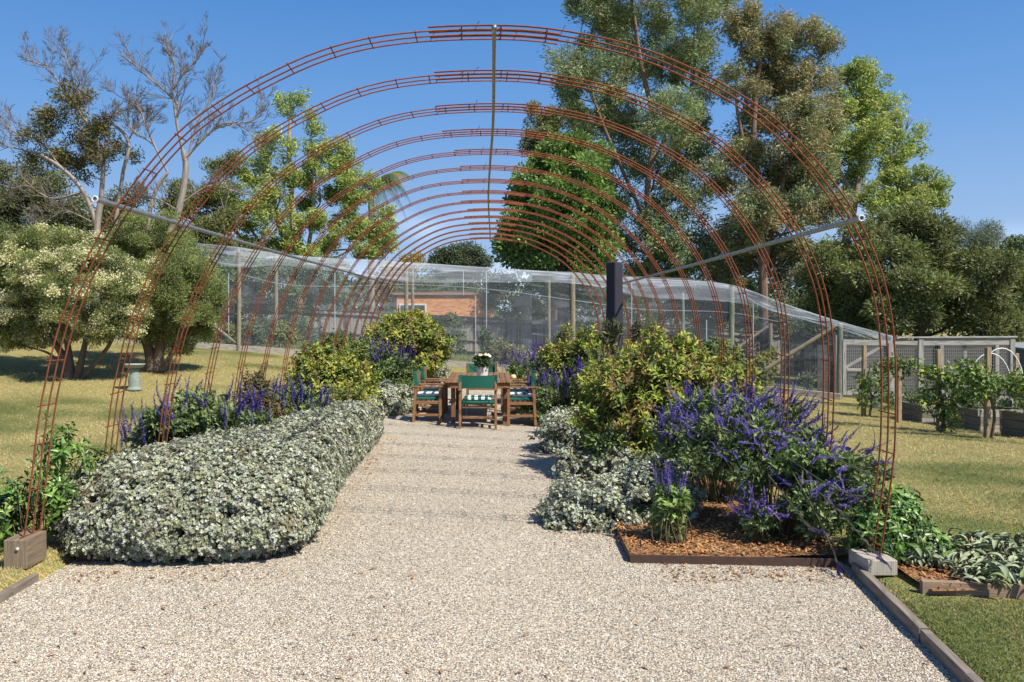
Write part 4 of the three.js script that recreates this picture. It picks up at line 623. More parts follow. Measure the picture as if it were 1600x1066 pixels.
// paling fence behind the orchard, sloping with the ground
{
  const greyP = wood(0.34, 0.33, 0.32, 0.95, 2), darkP = wood(0.12, 0.105, 0.09, 0.95, 2), yTop = (x, d) => (d > 37 ? lerp(2.95, 2.2, clamp((x + 9) / 22, 0, 1)) : 0);
  const o = thing('paling_fence', 'long weathered paling fence running behind the netted orchard', 'fence', V(0, 0, -37.6)), r = rng(260), g0 = new THREE.BoxGeometry(0.118, 1, 0.016); metreUV(g0);
  const g1 = g0.clone(), g2 = g0.clone(); for (const [g, k] of [[g1, 0.3], [g2, 0.6]]) { const u = g.attributes.uv; for (let i = 0; i < u.count; i++) u.setXY(i, u.getX(i) + k, u.getY(i) + k); }
  const n = 300, x0 = -12, w = 0.123, more = [];
  const top = (x) => at(764, 491, 37.6).y + 0.02 - 0.052 * (x + 4), bot = (x) => ground(x, 37) - 0.05;
  for (let i = 0; i < n + 20; i++) { const x = x0 + i * w, t = top(x) + (r() - 0.5) * 0.03, b = bot(x), m = i < n ? mesh('paling', [g0, g1, g2][i % 3], r() < 0.75 ? greyP : darkP, o) : null; if (m) { m.position.set(x, (t + b) / 2, (i % 2) * 0.016); m.scale.y = t - b; m.rotation.z = (r() - 0.5) * 0.015; } }
  for (const k of [0.22, 0.86]) mesh('rail', tube([V(x0, lerp(bot(x0), top(x0), k), 0.05), V(x0 + n * w, lerp(bot(x0 + n * w), top(x0 + n * w), k), 0.05)], 0.045, 4), darkP, o);
  mesh('rail', box(n * w, 0.03, 0.1, 0, 0, 0.01, [0, 0, -0.052]), darkP, o).position.set(x0 + n * w / 2, top(x0 + n * w / 2) + 0.015, 0);
  for (let i = 0; i < 15; i++) { const x = x0 + i * 2.6; mesh('fence_post', box(0.11, top(x) - bot(x), 0.1, x, (top(x) + bot(x)) / 2, -0.07), darkP, o); }
}
// brick house beyond the fence
{
  const brickTex = tex(512, 512, (u, v) => { const row = Math.floor(v * 24), off = row % 2 ? 0.5 : 0, c = Math.floor(u * 8 + off), fu = (u * 8 + off) % 1, fv = (v * 24) % 1; if (fu < 0.05 || fv < 0.14) return [0.5, 0.27, 0.16].map(toS); const k = 0.75 + 0.5 * hash3(c % 8, row, 70); return [0.50 * k, (0.215 + 0.06 * hash3(c % 8, row, 71)) * k, 0.115 * k].map(toS); });
  const o = thing('brick_house', 'orange brick house with a tiled roof seen through the net beyond the fence', 'house', at(690, 503, 46).setY(0.3)), bm = new THREE.MeshStandardMaterial({ map: rep(brickTex, 0.5, 0.5), roughness: 0.9 }), W = 5.4;
  mesh('wall', box(W, 2.98, 6, 0.2, 1.49, -3, [0, 0, 0], 0), bm, o); mesh('roof', (() => { const s = new THREE.Shape([[-W / 2 - 0.3, 3.0], [W / 2 + 0.7, 3.0], [W / 2 + 0.6, 3.06], [0.2, 3.16], [-W / 2 - 0.2, 3.06]].map((p) => new THREE.Vector2(...p))); const g = new THREE.ExtrudeGeometry(s, { depth: 7, bevelEnabled: false }); g.translate(0, 0, -6.97); return g; })(), mottled(0.22, 0.14, 0.11, 0.9, 2), o);
  const wf = mesh('window', box(1.5, 1.1, 0.08, -1.6, 1.9, 0.03), plain(0.6, 0.6, 0.58), o); mesh('pane', box(1.34, 0.94, 0.02, -1.6, 1.9, 0.085, [0, 0, 0], 0), plain(0.03, 0.04, 0.05, 0.1), wf);
  mesh('gutter', box(W + 0.8, 0.07, 0.1, 0.4, 2.99, 0.07), plain(0.3, 0.2, 0.15, 0.6), o);
}
// ---------------------------------------------------------------- timber and wire pen, raised beds, espalier on the right
const weathered = wood(0.40, 0.385, 0.37, 0.92, 3), wireMat = plain(0.34, 0.35, 0.36, 0.5, { metalness: 0.4 });
{
  const d = 20.6, o = thing('garden_pen', 'weathered timber framed pen with wire mesh walls and braced gate on the right', 'pen', V(0, 0, -d)), Y = (py) => at(0, py, d).y, X = (px) => at(px, 0, d).x, g = (px) => ground(X(px), d);
  const bar = (name, x0, y0, x1, y1, w, t = 0.06, z = 0, parent = o) => { const A = V(X(x0), Y(y0), 0), B = V(X(x1), Y(y1), 0), L = A.distanceTo(B), m = mesh(name, box(L, w, t, 0, 0, 0, [0, 0, 0], 0.005), weathered, parent); m.position.copy(A).lerp(B, 0.5).add(V(0, 0, z)); m.rotation.z = Math.atan2(B.y - A.y, B.x - A.x); return m; };
  const yb = (px) => lerp(617, 626, (px - 1316) / 280);
  const gate = bar('gate_rail', 1317, 534.5, 1392, 536.5, 0.13); bar('gate_stile', 1319, 536, 1319, yb(1319), 0.09, 0.07, 0.004); bar('gate_stile', 1392, 536, 1392, yb(1392), 0.13, 0.08, 0.004); bar('gate_rail', 1323, 578, 1386, 578.5, 0.07, 0.05, -0.004); bar('gate_rail', 1323, yb(1340) - 3, 1386, yb(1380) - 3, 0.08, 0.05, -0.004);
  bar('gate_brace', 1321, 575, 1384, 538, 0.07, 0.04, -0.01); bar('gate_brace', 1323, yb(1323) - 2, 1386, 580, 0.07, 0.04, -0.01);
  bar('top_beam', 1396, 535, 1436, 536, 0.12); bar('pen_post', 1438, 528, 1438, yb(1438), 0.12, 0.09, 0.004); bar('top_beam', 1440, 534, 1586, 533, 0.19, 0.06, 0); bar('pen_post', 1581, 530, 1581, yb(1581), 0.12, 0.09, 0.004); bar('capping', 1400, 527.5, 1588, 526.5, 0.04, 0.12, 0.01); bar('bottom_rail', 1396, yb(1420) - 2, 1580, yb(1580) - 3, 0.09, 0.05, -0.003); bar('pen_post', 1510, 538, 1510, yb(1510), 0.08, 0.07, -0.08);
  // frame of the back and sides, and its tin roof
  for (const px of [1330, 1420, 1500, 1590]) { const p = mesh('pen_post', box(0.1, 1.75, 0.1, X(px) * 1.1, g(px) + 0.87, -3), weathered, o); }
  mesh('back_wall', box(5.6, 1.6, 0.03, X(1460) * 1.1, g(1460) + 0.8, -3.1), wood(0.10, 0.095, 0.09, 0.95, 2), o); 
  const wires = [], hw = []; for (let px = 1323; px < 1580; px += 3.2) { if (px > 1386 && px < 1396) continue; const t = 541, b = yb(px); wires.push(box(0.005, Y(t) - Y(b), 0.005, X(px), (Y(t) + Y(b)) / 2, -0.02, [0, 0, 0], 0)); } for (let py = 546; py < 620; py += 5) hw.push(box(X(1580) - X(1323), 0.005, 0.005, (X(1580) + X(1323)) / 2, Y(py), -0.026, [0, 0, 0], 0));
  const wm = mesh('wire_mesh', [...wires, ...hw], wireMat, o); wm.userData.kind = 'stuff';
  const back = thing('tin_shed', 'grey tin shed corner at the right edge behind the pen', 'shed', at(1676, 600, 24).setY(-0.75)); mesh('wall', box(2.6, 1.75, 2, 0, 0.85, -1), plain(0.16, 0.18, 0.19, 0.6), back); mesh('roof', box(2.9, 0.06, 2.4, 0, 1.76, -1, [0.05, 0, 0]), plain(0.22, 0.25, 0.27, 0.7), back);
  const bk = thing('bucket', 'pale bucket standing behind the wire of the pen gate', 'bucket', V(X(1383), g(1383), -d - 0.5)); mesh('body', lathe([[0.001, 0], [0.13, 0], [0.155, 0.32], [0.16, 0.33], [0.145, 0.33], [0.12, 0.03], [0.001, 0.03]], 20), plain(0.45, 0.52, 0.6, 0.5), bk); mesh('rim', lathe([[0.15, 0.3], [0.168, 0.3], [0.168, 0.325], [0.15, 0.325]], 20), plain(0.65, 0.67, 0.7, 0.5), bk);
}
function raisedBed(label, px, d, w, depth, h, tall = 3) {
  const b = at(px, 500, d), o = thing('raised_bed', label, 'raised bed', V(b.x, ground(b.x, d), -d), 0.12), dark = wood(0.22, 0.195, 0.17, 0.92, 3), pale = wood(0.38, 0.35, 0.31, 0.92, 3), ph = h / tall;
  for (let i = 0; i < tall; i++) { for (const s of [-1, 1]) { mesh('board', box(w - 0.002 * i, ph - 0.006, 0.045, 0, (i + 0.5) * ph, s * depth / 2), i % 2 ? dark : pale, o); mesh('board', box(0.045, ph - 0.006, depth - 0.05, s * (w / 2 - 0.024), (i + 0.5) * ph, 0), i % 2 ? dark : dark, o); } }
  mesh('soil', box(w - 0.1, 0.05, depth - 0.1, 0, h - 0.08, 0), plain(0.06, 0.045, 0.03, 1), o); for (const sx of [-1, 1]) for (const sz of [-1, 1]) mesh('corner_post', box(0.07, h + 0.02, 0.07, sx * (w / 2 - 0.075), h / 2, sz * (depth / 2 - 0.06)), pale, o); return o;
}
raisedBed('dark low raised bed left of the vine row by the pen', 1440, 18.2, 0.62, 0.9, 0.4);
raisedBed('raised timber bed under the white hoop behind the vine', 1532, 16.9, 0.95, 1.2, 0.46);
raisedBed('raised bed cut by the right edge of the picture', 1642, 14.6, 1.1, 1.0, 0.46);
{
  const s = new Scatter(spray(270, { n: 9, L: 0.12, W: 0.03, R: 0.08, mode: 'up', rise: 1 }), LEAF, 271), o = thing('bed_vegetables', 'leafy green vegetables growing in the raised beds', 'vegetables', V(0, 0, 0)); o.userData.kind = 'stuff';
  for (const [px, d, w, dp, h] of [[1440, 18.2, 0.5, 0.7, 0.4], [1532, 16.9, 0.75, 1.0, 0.46], [1642, 14.6, 0.9, 0.8, 0.46]]) for (let i = 0; i < 60; i++) { const b = at(px, 500, d); s.put(V(b.x + (s.r() - 0.5) * w, ground(b.x, d) + h + 0.05 + 0.25 * s.r() * s.r(), -d + (s.r() - 0.5) * dp), V(0, 1, 0), 0.7 + 0.6 * s.r(), tint(s.r, [[0.06, 0.12, 0.03], [0.09, 0.15, 0.04]])); }
  s.build('foliage', o);
  for (const [a, b, h, d, label] of [[1529, 1597, 544, 16.1, 'nearer white plastic hoop over the raised bed'], [1512, 1578, 552, 17.3, 'fainter farther white plastic hoop over the raised bed']]) {
    const A = at(a, 640, d), B = at(b, 632, d), top = at(0, h, d).y, P = []; for (let i = 0; i <= 16; i++) { const t = i / 16, u = (1 - Math.cos(t * Math.PI)) / 2; P.push(V(lerp(A.x, B.x, u), lerp(ground(A.x, d) + 0.3, top, Math.pow(Math.sin(t * Math.PI), 0.6)), -d + 0.1 * u)); }
    tag(mesh('plastic_hoop', tube(P, 0.011, 8), plain(0.7, 0.72, 0.73, 0.4)), label, 'hoop', 'white hoops over the raised bed');
  }
}
const VINE = [[0.09, 0.17, 0.03], [0.15, 0.25, 0.045], [0.27, 0.32, 0.05], [0.12, 0.2, 0.04], [0.06, 0.12, 0.025]], vineSpray = spray(272, { n: 10, L: 0.085, W: 0.06, R: 0.1, mode: 'up', rise: 0.2, fold: 0.2, bend: 0.2, wide: 0.4 });
{
  const posts = [[1350, 540, 18.6, 'square'], [1405, 577, 17.5], [1467, 546, 15.75], [1543, 543, 14.35], [1588, 552, 17.2], [1640, 560, 13]], txt = ['farthest pine stake of the vine row in front of the pen gate', 'short pine stake of the vine row right of the gate', 'pine stake half hidden in the vine', 'nearest pine stake of the vine row, right of the vine', 'weathered stake at the right edge behind the raised bed', 'pine stake of the vine row just outside the right edge'];
  posts.forEach(([px, t, d], i) => { const b = at(px, t, d), g = ground(b.x, d), o = thing('vine_stake', txt[i], 'stake', V(b.x, g, -d)); mesh('timber', box(0.085, b.y - g + 0.1, 0.075, 0, (b.y - g - 0.1) / 2, 0, [0, 0.2, (i % 3 - 1) * 0.012], 0.006), wood(0.38, 0.285, 0.175, 0.85, 4), o); mesh('staple', box(0.02, 0.02, 0.02, 0.05, (b.y - g) * 0.8, 0.03), wireMat, o); });
  const wire = [[0.55], [0.95], [1.25]].map(([y]) => tube(posts.slice(0, 4).concat([posts[5]]).map(([px, , d]) => { const b = at(px, 500, d); return V(b.x, ground(b.x, d) + y, -d + 0.04); }), 0.003, 4)); tag(mesh('trellis_wire', wire, wireMat), 'thin wires strung between the pine stakes of the vine row', 'wire', null, 'stuff');
  const vine = (label, px, d, lobes, n, seed) => { const b = at(px, 500, d), o = thing('espalier_vine', label, 'vine', V(b.x, ground(b.x, d), -d)), s = new Scatter(vineSpray, LEAF, seed); fill(s, lobes, n * 0.3, { inner: 0.15, lump: 0.4, tuft: 9, tuftR: 0.45, up: 0.4, pal: VINE, size: [0.75, 1.15], seed }); s.build('foliage', o); const r = rng(seed + 2), br = []; for (const l of lobes) br.push(tube(curve([V(0, l[1] * 0.8, 0), V(l[0] * 0.5, l[1] * 0.9, l[2] * 0.5), V(l[0], l[1], l[2])], 6), [0.014, 0.006], 5)); mesh('branches', br, twigWood, o); mesh('trunk', tube(curve([V(0, -0.05, 0), V(0.05, 0.4, 0.03), V(-0.02, 0.8, 0), V(0.02, 1.2, 0.02)], 8), [0.03, 0.014], 7), twigWood, o); return o; };
  vine('leafy espaliered vine trained along the wires between the pine stakes', 1470, 15.5, [[0, 1.05, 0, 0.4, 0.25, 0.3], [-0.55, 1.2, -0.5, 0.45, 0.16, 0.4], [0.3, 0.75, 0.2, 0.35, 0.3, 0.3], [0.5, 1.0, 0.6, 0.4, 0.2, 0.4], [0.1, 0.35, 0.15, 0.28, 0.3, 0.2], [-0.2, 0.6, -0.1, 0.15, 0.3, 0.15]], 760, 274);
  vine('leafy vine shoots reaching past the nearest pine stake', 1548, 14.2, [[-0.25, 1.15, 0, 0.28, 0.2, 0.3], [-0.15, 0.85, -0.1, 0.25, 0.25, 0.25], [0.3, 0.95, 0.3, 0.25, 0.18, 0.3]], 270, 277);
  vine('small vine with yellow-green leaves on the farthest pine stake', 1358, 18.5, [[0.1, 0.75, 0, 0.42, 0.25, 0.3], [-0.15, 0.55, 0, 0.25, 0.25, 0.2], [0.3, 0.5, 0, 0.3, 0.28, 0.2]], 260, 280);
  vine('vine leaves at the far right edge beyond the hoop', 1592, 15.4, [[0, 0.9, 0, 0.35, 0.3, 0.4], [0.3, 1.0, 0.3, 0.4, 0.25, 0.4]], 260, 283);
}
// birdbath
{
  const b = onGround(210, 587, 16.8), o = thing('birdbath', 'stone birdbath with a wide bowl on a turned pedestal under the left trees', 'birdbath', b), st = mottled(0.27, 0.32, 0.28, 0.9, 4), st2 = mottled(0.33, 0.36, 0.36, 0.85, 4);
  mesh('pedestal', lathe([[0.001, 0], [0.15, 0], [0.155, 0.03], [0.125, 0.06], [0.11, 0.1], [0.125, 0.2], [0.1, 0.3], [0.085, 0.38], [0.1, 0.42], [0.12, 0.44], [0.001, 0.445]], 20), st, o); mesh('bowl', lathe([[0.001, 0.435], [0.09, 0.44], [0.17, 0.475], [0.205, 0.525], [0.21, 0.54], [0.19, 0.535], [0.15, 0.5], [0.001, 0.485]], 28), st2, o);
}
// ---------------------------------------------------------------- trees
function limbs(parent, mat, base, paths, sides = 7) { return paths.map(([pts, r0, r1, name]) => mesh(name ?? 'limb', tube(curve(pts.map((p) => p.clone().sub(base)), pts.length * 4), [r0, r1], sides), mat, parent)); }
// lobes in photo pixels [px, py, rx, ry, depth offset, share]; trunks as pixel paths [[px, py, depth offset?], ...]
function tree(name, label, cat, d, foot, { trunks, lobes, leaves, barkMat, limbR = 0.07, group }) {
  const base = at(foot[0], foot[1], d), o = thing(name, label, cat, base, 0, group), S = d / F, r = rng(foot[0] * 7 + d * 13);
  const L = lobes.map(([x, y, rx, ry, dz = 0, share]) => { const p = at(x, y, d + dz).sub(base); return [p.x, p.y, p.z, rx * S, ry * S, (rx + ry) / 2 * S, share]; });
  const tp = [];
  for (const [path, r0, r1] of trunks) { const pts = path.map(([x, y, dz = 0]) => at(x, y, d + dz)), c = curve(pts, pts.length * 6); mesh('trunk', tube(c.map((p) => p.clone().sub(base)), [r0, r1], 9), barkMat, o); c.forEach((p, i) => tp.push([p.clone().sub(base), lerp(r0, r1, i / (c.length - 1))])); }
  for (const l of L) { // a limb from the trunk into each clump, and smaller ones within it
    const c = V(l[0], l[1], l[2]); let best = null, bd = 1e9; for (const q of tp) { const k = q[0].distanceTo(c) + Math.max(0, q[0].y - c.y + l[4]) * 2; if (k < bd) { bd = k; best = q; } }
    const m = best[0].clone().lerp(c, 0.55).add(V((r() - 0.5) * 0.3, -0.12 * bd * 0.4, (r() - 0.5) * 0.3)), R = Math.min(best[1] * 0.7, limbR * (0.6 + 0.5 * Math.sqrt(l[3])));
    const g = [tube(curve([best[0], m, c.clone().add(V(0, l[4] * 0.4, 0))], 8), [R, R * 0.3], 6)];
    for (let i = 0; i < 7; i++) { const e = c.clone().add(V((r() * 2 - 1) * l[3] * 0.85, (r() * 1.6 - 0.6) * l[4] * 0.85, (r() * 2 - 1) * l[5] * 0.85)); g.push(tube(curve([m.clone().lerp(c, r()), c.clone().lerp(e, 0.5).add(V(0, 0.1, 0)), e], 5), [R * 0.45, R * 0.12], 4)); }
    mesh('limb', g, barkMat, o);
  }
  leaves.forEach((k, i) => { const s = new Scatter(k.spray, k.mat ?? CROWN, d * 31 + foot[0] + i); fill(s, k.lobes ? k.lobes.map((j) => L[j]) : L, k.n, { seed: i + foot[0] % 17, tuft: 13, tuftR: 0.42, ...k }); s.build(i ? 'crown' : 'crown', o); });
  return o;
}
const gumSpray = (seed, L = 0.16, n = 16, R = 0.3) => spray(seed, { n, L, W: L * 0.26, R, mode: 'hang', rise: 0.35, fold: 0.2, bend: 0.1 });
const CROWN = leafMat({ transmission: 0.42, roughness: 0.9 }), GUM = gumSpray(400), GUM2 = gumSpray(401, 0.2, 13, 0.36), broad = spray(402, { n: 13, L: 0.15, W: 0.08, R: 0.25, mode: 'up', rise: 0.3, fold: 0.2 }), fine = spray(403, { n: 16, L: 0.17, W: 0.045, R: 0.24, mode: 'up', rise: 0.2 }), dense = spray(404, { n: 18, L: 0.16, W: 0.07, R: 0.32, mode: 'rand' }), feather = spray(405, { n: 22, L: 0.2, W: 0.02, R: 0.3, mode: 'up', rise: 0.1, bend: 0.3 });
const paleBark = bark(0.42, 0.36, 0.30, 1), greyBark = bark(0.26, 0.23, 0.21, 1), redBark = bark(0.25, 0.17, 0.125, 1), deadBark = bark(0.36, 0.31, 0.275, 2), darkBark = bark(0.10, 0.075, 0.06, 1.5);
const GREY_GUM = [[0.211, 0.296, 0.111], [0.154, 0.234, 0.088], [0.307, 0.388, 0.162], [0.420, 0.467, 0.212], [0.126, 0.204, 0.074], [0.364, 0.326, 0.137]], BROWN_GUM = [[0.295, 0.279, 0.120], [0.384, 0.291, 0.120], [0.193, 0.218, 0.091], [0.451, 0.376, 0.170], [0.147, 0.181, 0.069]], LIGHT_GUM = [[0.290, 0.420, 0.082], [0.436, 0.522, 0.116], [0.189, 0.290, 0.063], [0.522, 0.551, 0.145], [0.406, 0.436, 0.102]], BRIGHT = [[0.15, 0.27, 0.04], [0.20, 0.34, 0.05], [0.09, 0.17, 0.025], [0.26, 0.39, 0.07]], DARK = [[0.079, 0.136, 0.041], [0.114, 0.181, 0.050], [0.064, 0.109, 0.034], [0.160, 0.227, 0.068]], OLIVE = [[0.131, 0.158, 0.044], [0.088, 0.114, 0.035], [0.175, 0.175, 0.061]];

tree('eucalyptus_tree', 'tall dark grey-green eucalyptus right of centre whose crown leaves the top of the picture', 'eucalyptus', 33, [1012, 520], {
  trunks: [[[[1012, 540], [1020, 400], [1012, 300], [1022, 200], [1000, 90], [985, -30], [980, -120]], 0.17, 0.04], [[[1018, 400], [1045, 290], [1075, 170], [1090, 60], [1100, -60]], 0.12, 0.035], [[[1016, 360], [970, 260], [930, 160], [905, 60]], 0.09, 0.03]], barkMat: redBark, limbR: 0.06,
  lobes: [[985, -40, 80, 70], [930, 40, 50, 42], [985, 60, 62, 60, 2], [905, 110, 42, 46, -1], [960, 130, 52, 50, 1], [890, 140, 26, 22], [1040, 100, 40, 60, 2], [1085, 60, 48, 66, -1], [1110, 130, 36, 44, 1], [1045, 190, 48, 46, -2], [930, 190, 40, 36, 1], [985, 215, 52, 50, 2], [1080, 215, 46, 50], [1020, 275, 54, 40, 2], [960, 280, 40, 44, 2], [1070, 285, 42, 40], [1000, 350, 50, 44, 1], [1060, 350, 56, 50, -1], [950, 360, 40, 40, 2], [1100, 400, 50, 46], [1020, 410, 60, 40, 1], [1100, -10, 50, 46], [915, -5, 30, 28]],
  leaves: [{ spray: GUM, n: 8200, tuft: 30, tuftR: 0.36, tuftY: 1.2, pal: GREY_GUM, inner: 0.25, lump: 0.35, gap: 0.30, gapScale: 1.5, size: [0.75, 1.25], up: -0.1 }] });
tree('eucalyptus_tree', 'thin-crowned brownish eucalyptus standing right of the tallest one', 'eucalyptus', 31.5, [1196, 560], {
  trunks: [[[[1196, 580], [1192, 430], [1188, 320], [1178, 220], [1185, 120], [1200, 50]], 0.2, 0.04], [[[1192, 430], [1215, 320], [1240, 220], [1265, 130], [1290, 70]], 0.13, 0.035], [[[1194, 400], [1170, 260], [1150, 150], [1160, 60]], 0.1, 0.03]], barkMat: redBark, limbR: 0.045,
  lobes: [[1195, 70, 44, 34], [1160, 40, 30, 40], [1240, 60, 40, 34], [1290, 60, 22, 26], [1165, 130, 36, 36], [1215, 130, 44, 40, 1], [1268, 120, 44, 38], [1180, 200, 40, 34, 1], [1235, 200, 46, 46, -1], [1285, 190, 36, 40], [1160, 250, 40, 30], [1215, 270, 50, 44, 1], [1265, 265, 40, 46], [1130, 280, 30, 30], [1180, 330, 46, 40, -1], [1240, 340, 52, 46], [1290, 330, 36, 36], [1150, 370, 40, 36], [1205, 400, 56, 44, 1], [1270, 410, 50, 40], [1140, 440, 46, 40, 1]],
  leaves: [{ spray: GUM, n: 5200, tuft: 24, tuftR: 0.34, tuftY: 1.2, pal: BROWN_GUM, inner: 0.15, lump: 0.4, gap: 0.32, gapScale: 1.6, size: [0.75, 1.2], up: -0.3 }, { spray: GUM, n: 3000, tuft: 14, tuftR: 0.34, tuftY: 1.2, pal: GREY_GUM, inner: 0.15, lump: 0.4, gap: 0.32, gapScale: 1.6, size: [0.75, 1.2], up: -0.3 }] });
tree('eucalyptus_tree', 'light yellow-green eucalyptus reaching out farthest to the right against the sky', 'eucalyptus', 37, [1310, 480], {
  trunks: [[[[1310, 520], [1318, 400], [1335, 320], [1350, 220], [1350, 130]], 0.25, 0.06], [[[1318, 330], [1370, 285], [1400, 235]], 0.13, 0.05], [[[1335, 310], [1290, 220], [1285, 150]], 0.12, 0.05]], barkMat: paleBark, limbR: 0.07,
  lobes: [[1345, 108, 26, 24], [1322, 130, 26, 30], [1360, 140, 26, 30], [1330, 170, 40, 28], [1388, 170, 24, 24], [1300, 190, 30, 30], [1350, 200, 42, 28, 1], [1405, 205, 34, 28], [1420, 190, 14, 14], [1390, 245, 36, 28], [1330, 250, 34, 30], [1425, 225, 20, 24], [1300, 240, 34, 34], [1365, 205, 26, 24, -1], [1320, 300, 30, 30, 1]],
  leaves: [{ spray: GUM2, n: 2000, pal: LIGHT_GUM, inner: 0.3, lump: 0.35, gap: 0.22, gapScale: 1.3, size: [0.75, 1.15], up: -0.1 }] });
tree('eucalyptus_tree', 'yellow-green round crown just above the wide dark tree on the right', 'eucalyptus', 36, [1420, 480], {
  trunks: [[[[1410, 520], [1412, 400], [1420, 300]], 0.22, 0.06]], barkMat: paleBark,
  lobes: [[1410, 290, 40, 28], [1445, 300, 32, 32], [1380, 320, 36, 30], [1430, 335, 40, 32, -1], [1465, 310, 14, 16], [1395, 285, 20, 18], [1410, 370, 50, 36]],
  leaves: [{ spray: GUM2, n: 1700, pal: LIGHT_GUM.map((c) => c.map((v) => v * 0.9)), inner: 0.35, lump: 0.3, gap: 0.19, gapScale: 1.5, size: [0.7, 1.1], up: 0 }] });
tree('wattle_tree', 'wide dark green fine-leaved tree behind the pen on the right', 'wattle', 29, [1440, 560], {
  trunks: [[[[1440, 590], [1435, 500], [1420, 420]], 0.25, 0.1], [[[1437, 520], [1490, 440]], 0.16, 0.06], [[[1437, 510], [1370, 430]], 0.15, 0.06]], barkMat: darkBark, limbR: 0.06,
  lobes: [[1345, 380, 46, 36], [1400, 360, 50, 36, 1], [1450, 375, 48, 34], [1320, 430, 50, 44, -1], [1390, 420, 60, 46, -2], [1460, 420, 56, 44], [1520, 430, 46, 44, -1], [1350, 480, 56, 40, 0], [1430, 480, 66, 42, -2], [1510, 490, 56, 40], [1555, 470, 40, 40, 1], [1560, 510, 44, 30], [1300, 480, 40, 40, 1], [1570, 440, 26, 30, 1]],
  leaves: [{ spray: fine, n: 5600, pal: [[0.13, 0.165, 0.038], [0.08, 0.11, 0.03], [0.18, 0.215, 0.05], [0.25, 0.26, 0.07]], inner: 0.5, lump: 0.45, lumpScale: 4, gap: 0.27, gapScale: 1.7, size: [0.8, 1.3], up: 0.9 }] });
tree('feathery_tree', 'small airy grey-green feathery tree low against the sky at the right', 'tree', 44, [1525, 480], {
  trunks: [[[[1525, 510], [1522, 440], [1530, 380]], 0.14, 0.04]], barkMat: greyBark, limbR: 0.04,
  lobes: [[1525, 375, 28, 26], [1505, 395, 24, 26], [1550, 365, 16, 16], [1545, 400, 24, 24], [1520, 420, 36, 26], [1500, 360, 12, 12]],
  leaves: [{ spray: feather, n: 620, pal: [[0.12, 0.16, 0.075], [0.09, 0.13, 0.06], [0.15, 0.19, 0.09]], inner: 0.1, lump: 0.35, gap: 0.35, gapScale: 1.4, size: [0.8, 1.3], up: 0 }] });
tree('dark_tree', 'very dark tree at the right edge of the picture', 'tree', 33, [1610, 560], {
  trunks: [[[[1612, 590], [1612, 450], [1610, 400]], 0.25, 0.1]], barkMat: darkBark,
  lobes: [[1600, 400, 32, 26], [1625, 430, 50, 50], [1595, 450, 30, 36], [1610, 500, 40, 40], [1660, 420, 60, 60]],
  leaves: [{ spray: dense, n: 1500, pal: DARK, inner: 0.4, lump: 0.3, gap: 0.2, size: [0.8, 1.2] }] });
tree('broadleaf_tree', 'dense bright green broad-leaved tree inside the far arches right of centre', 'tree', 31.6, [880, 500], {
  trunks: [[[[880, 520], [878, 420], [880, 300], [882, 240]], 0.22, 0.06], [[[879, 430], [830, 350]], 0.12, 0.05], [[[879, 400], [920, 320]], 0.12, 0.05]], barkMat: darkBark, limbR: 0.06,
  lobes: [[885, 232, 30, 18], [850, 245, 28, 20], [918, 248, 30, 24], [850, 280, 42, 30], [900, 290, 48, 34, -1], [930, 290, 24, 24], [835, 320, 40, 32, 1], [885, 335, 50, 34, -1], [930, 340, 30, 36], [825, 365, 40, 34], [880, 380, 50, 36], [935, 385, 30, 34], [820, 400, 36, 26], [870, 420, 50, 24], [925, 420, 40, 26]],
  leaves: [{ spray: broad, n: 5200, tuft: 17, tuftR: 0.36, pal: BRIGHT, inner: 0.5, lump: 0.5, gap: 0.28, gapScale: 1.5, size: [0.75, 1.15], up: 0.3 }] });
tree('conifer_tree', 'olive-green conifer crown showing left of the tallest eucalyptus', 'conifer', 44, [865, 500], {
  trunks: [[[[865, 520], [865, 300], [866, 180]], 0.28, 0.06]], barkMat: darkBark,
  lobes: [[850, 182, 30, 16], [885, 175, 26, 18], [840, 210, 24, 18], [872, 205, 34, 22], [905, 195, 20, 22], [830, 225, 14, 14], [860, 235, 36, 22], [866, 280, 40, 40], [866, 360, 44, 60]],
  leaves: [{ spray: dense, n: 1700, pal: OLIVE.map((c) => c.map((v) => v * 1.35)), inner: 0.4, lump: 0.35, gap: 0.2, size: [0.8, 1.2], up: 0.4 }] });
tree('distant_tree', 'small far dark green tree crown above the net at the centre', 'tree', 72, [722, 490], {
  trunks: [[[[722, 510], [722, 440], [722, 400]], 0.4, 0.15]], barkMat: darkBark,
  lobes: [[700, 402, 26, 12], [728, 394, 20, 12], [748, 405, 18, 10], [690, 416, 24, 12], [730, 412, 36, 14], [725, 440, 50, 22]],
  leaves: [{ spray: dense, n: 900, pal: [[0.05, 0.085, 0.025], [0.07, 0.11, 0.03], [0.04, 0.065, 0.02]], inner: 0.4, lump: 0.3, size: [1.3, 2.0] }] });
tree('yellow_tree', 'tree with yellow foliage left of the far arch tops beyond the fence', 'tree', 50, [636, 490], {
  trunks: [[[[636, 510], [634, 450], [630, 420]], 0.2, 0.08]], barkMat: greyBark,
  lobes: [[640, 412, 20, 12], [615, 430, 24, 16], [652, 408, 10, 8], [600, 455, 30, 22], [640, 450, 30, 24], [680, 460, 34, 24, 3], [720, 470, 30, 18, 4]],
  leaves: [{ spray: dense, n: 420, lobes: [0, 1, 2, 3], pal: [[0.34, 0.28, 0.04], [0.4, 0.33, 0.06], [0.22, 0.2, 0.04]], size: [0.8, 1.3], inner: 0.3 }, { spray: dense, n: 700, lobes: [4, 5, 6], pal: [[0.07, 0.11, 0.03], [0.1, 0.14, 0.04]], size: [0.9, 1.3], inner: 0.3 }] });
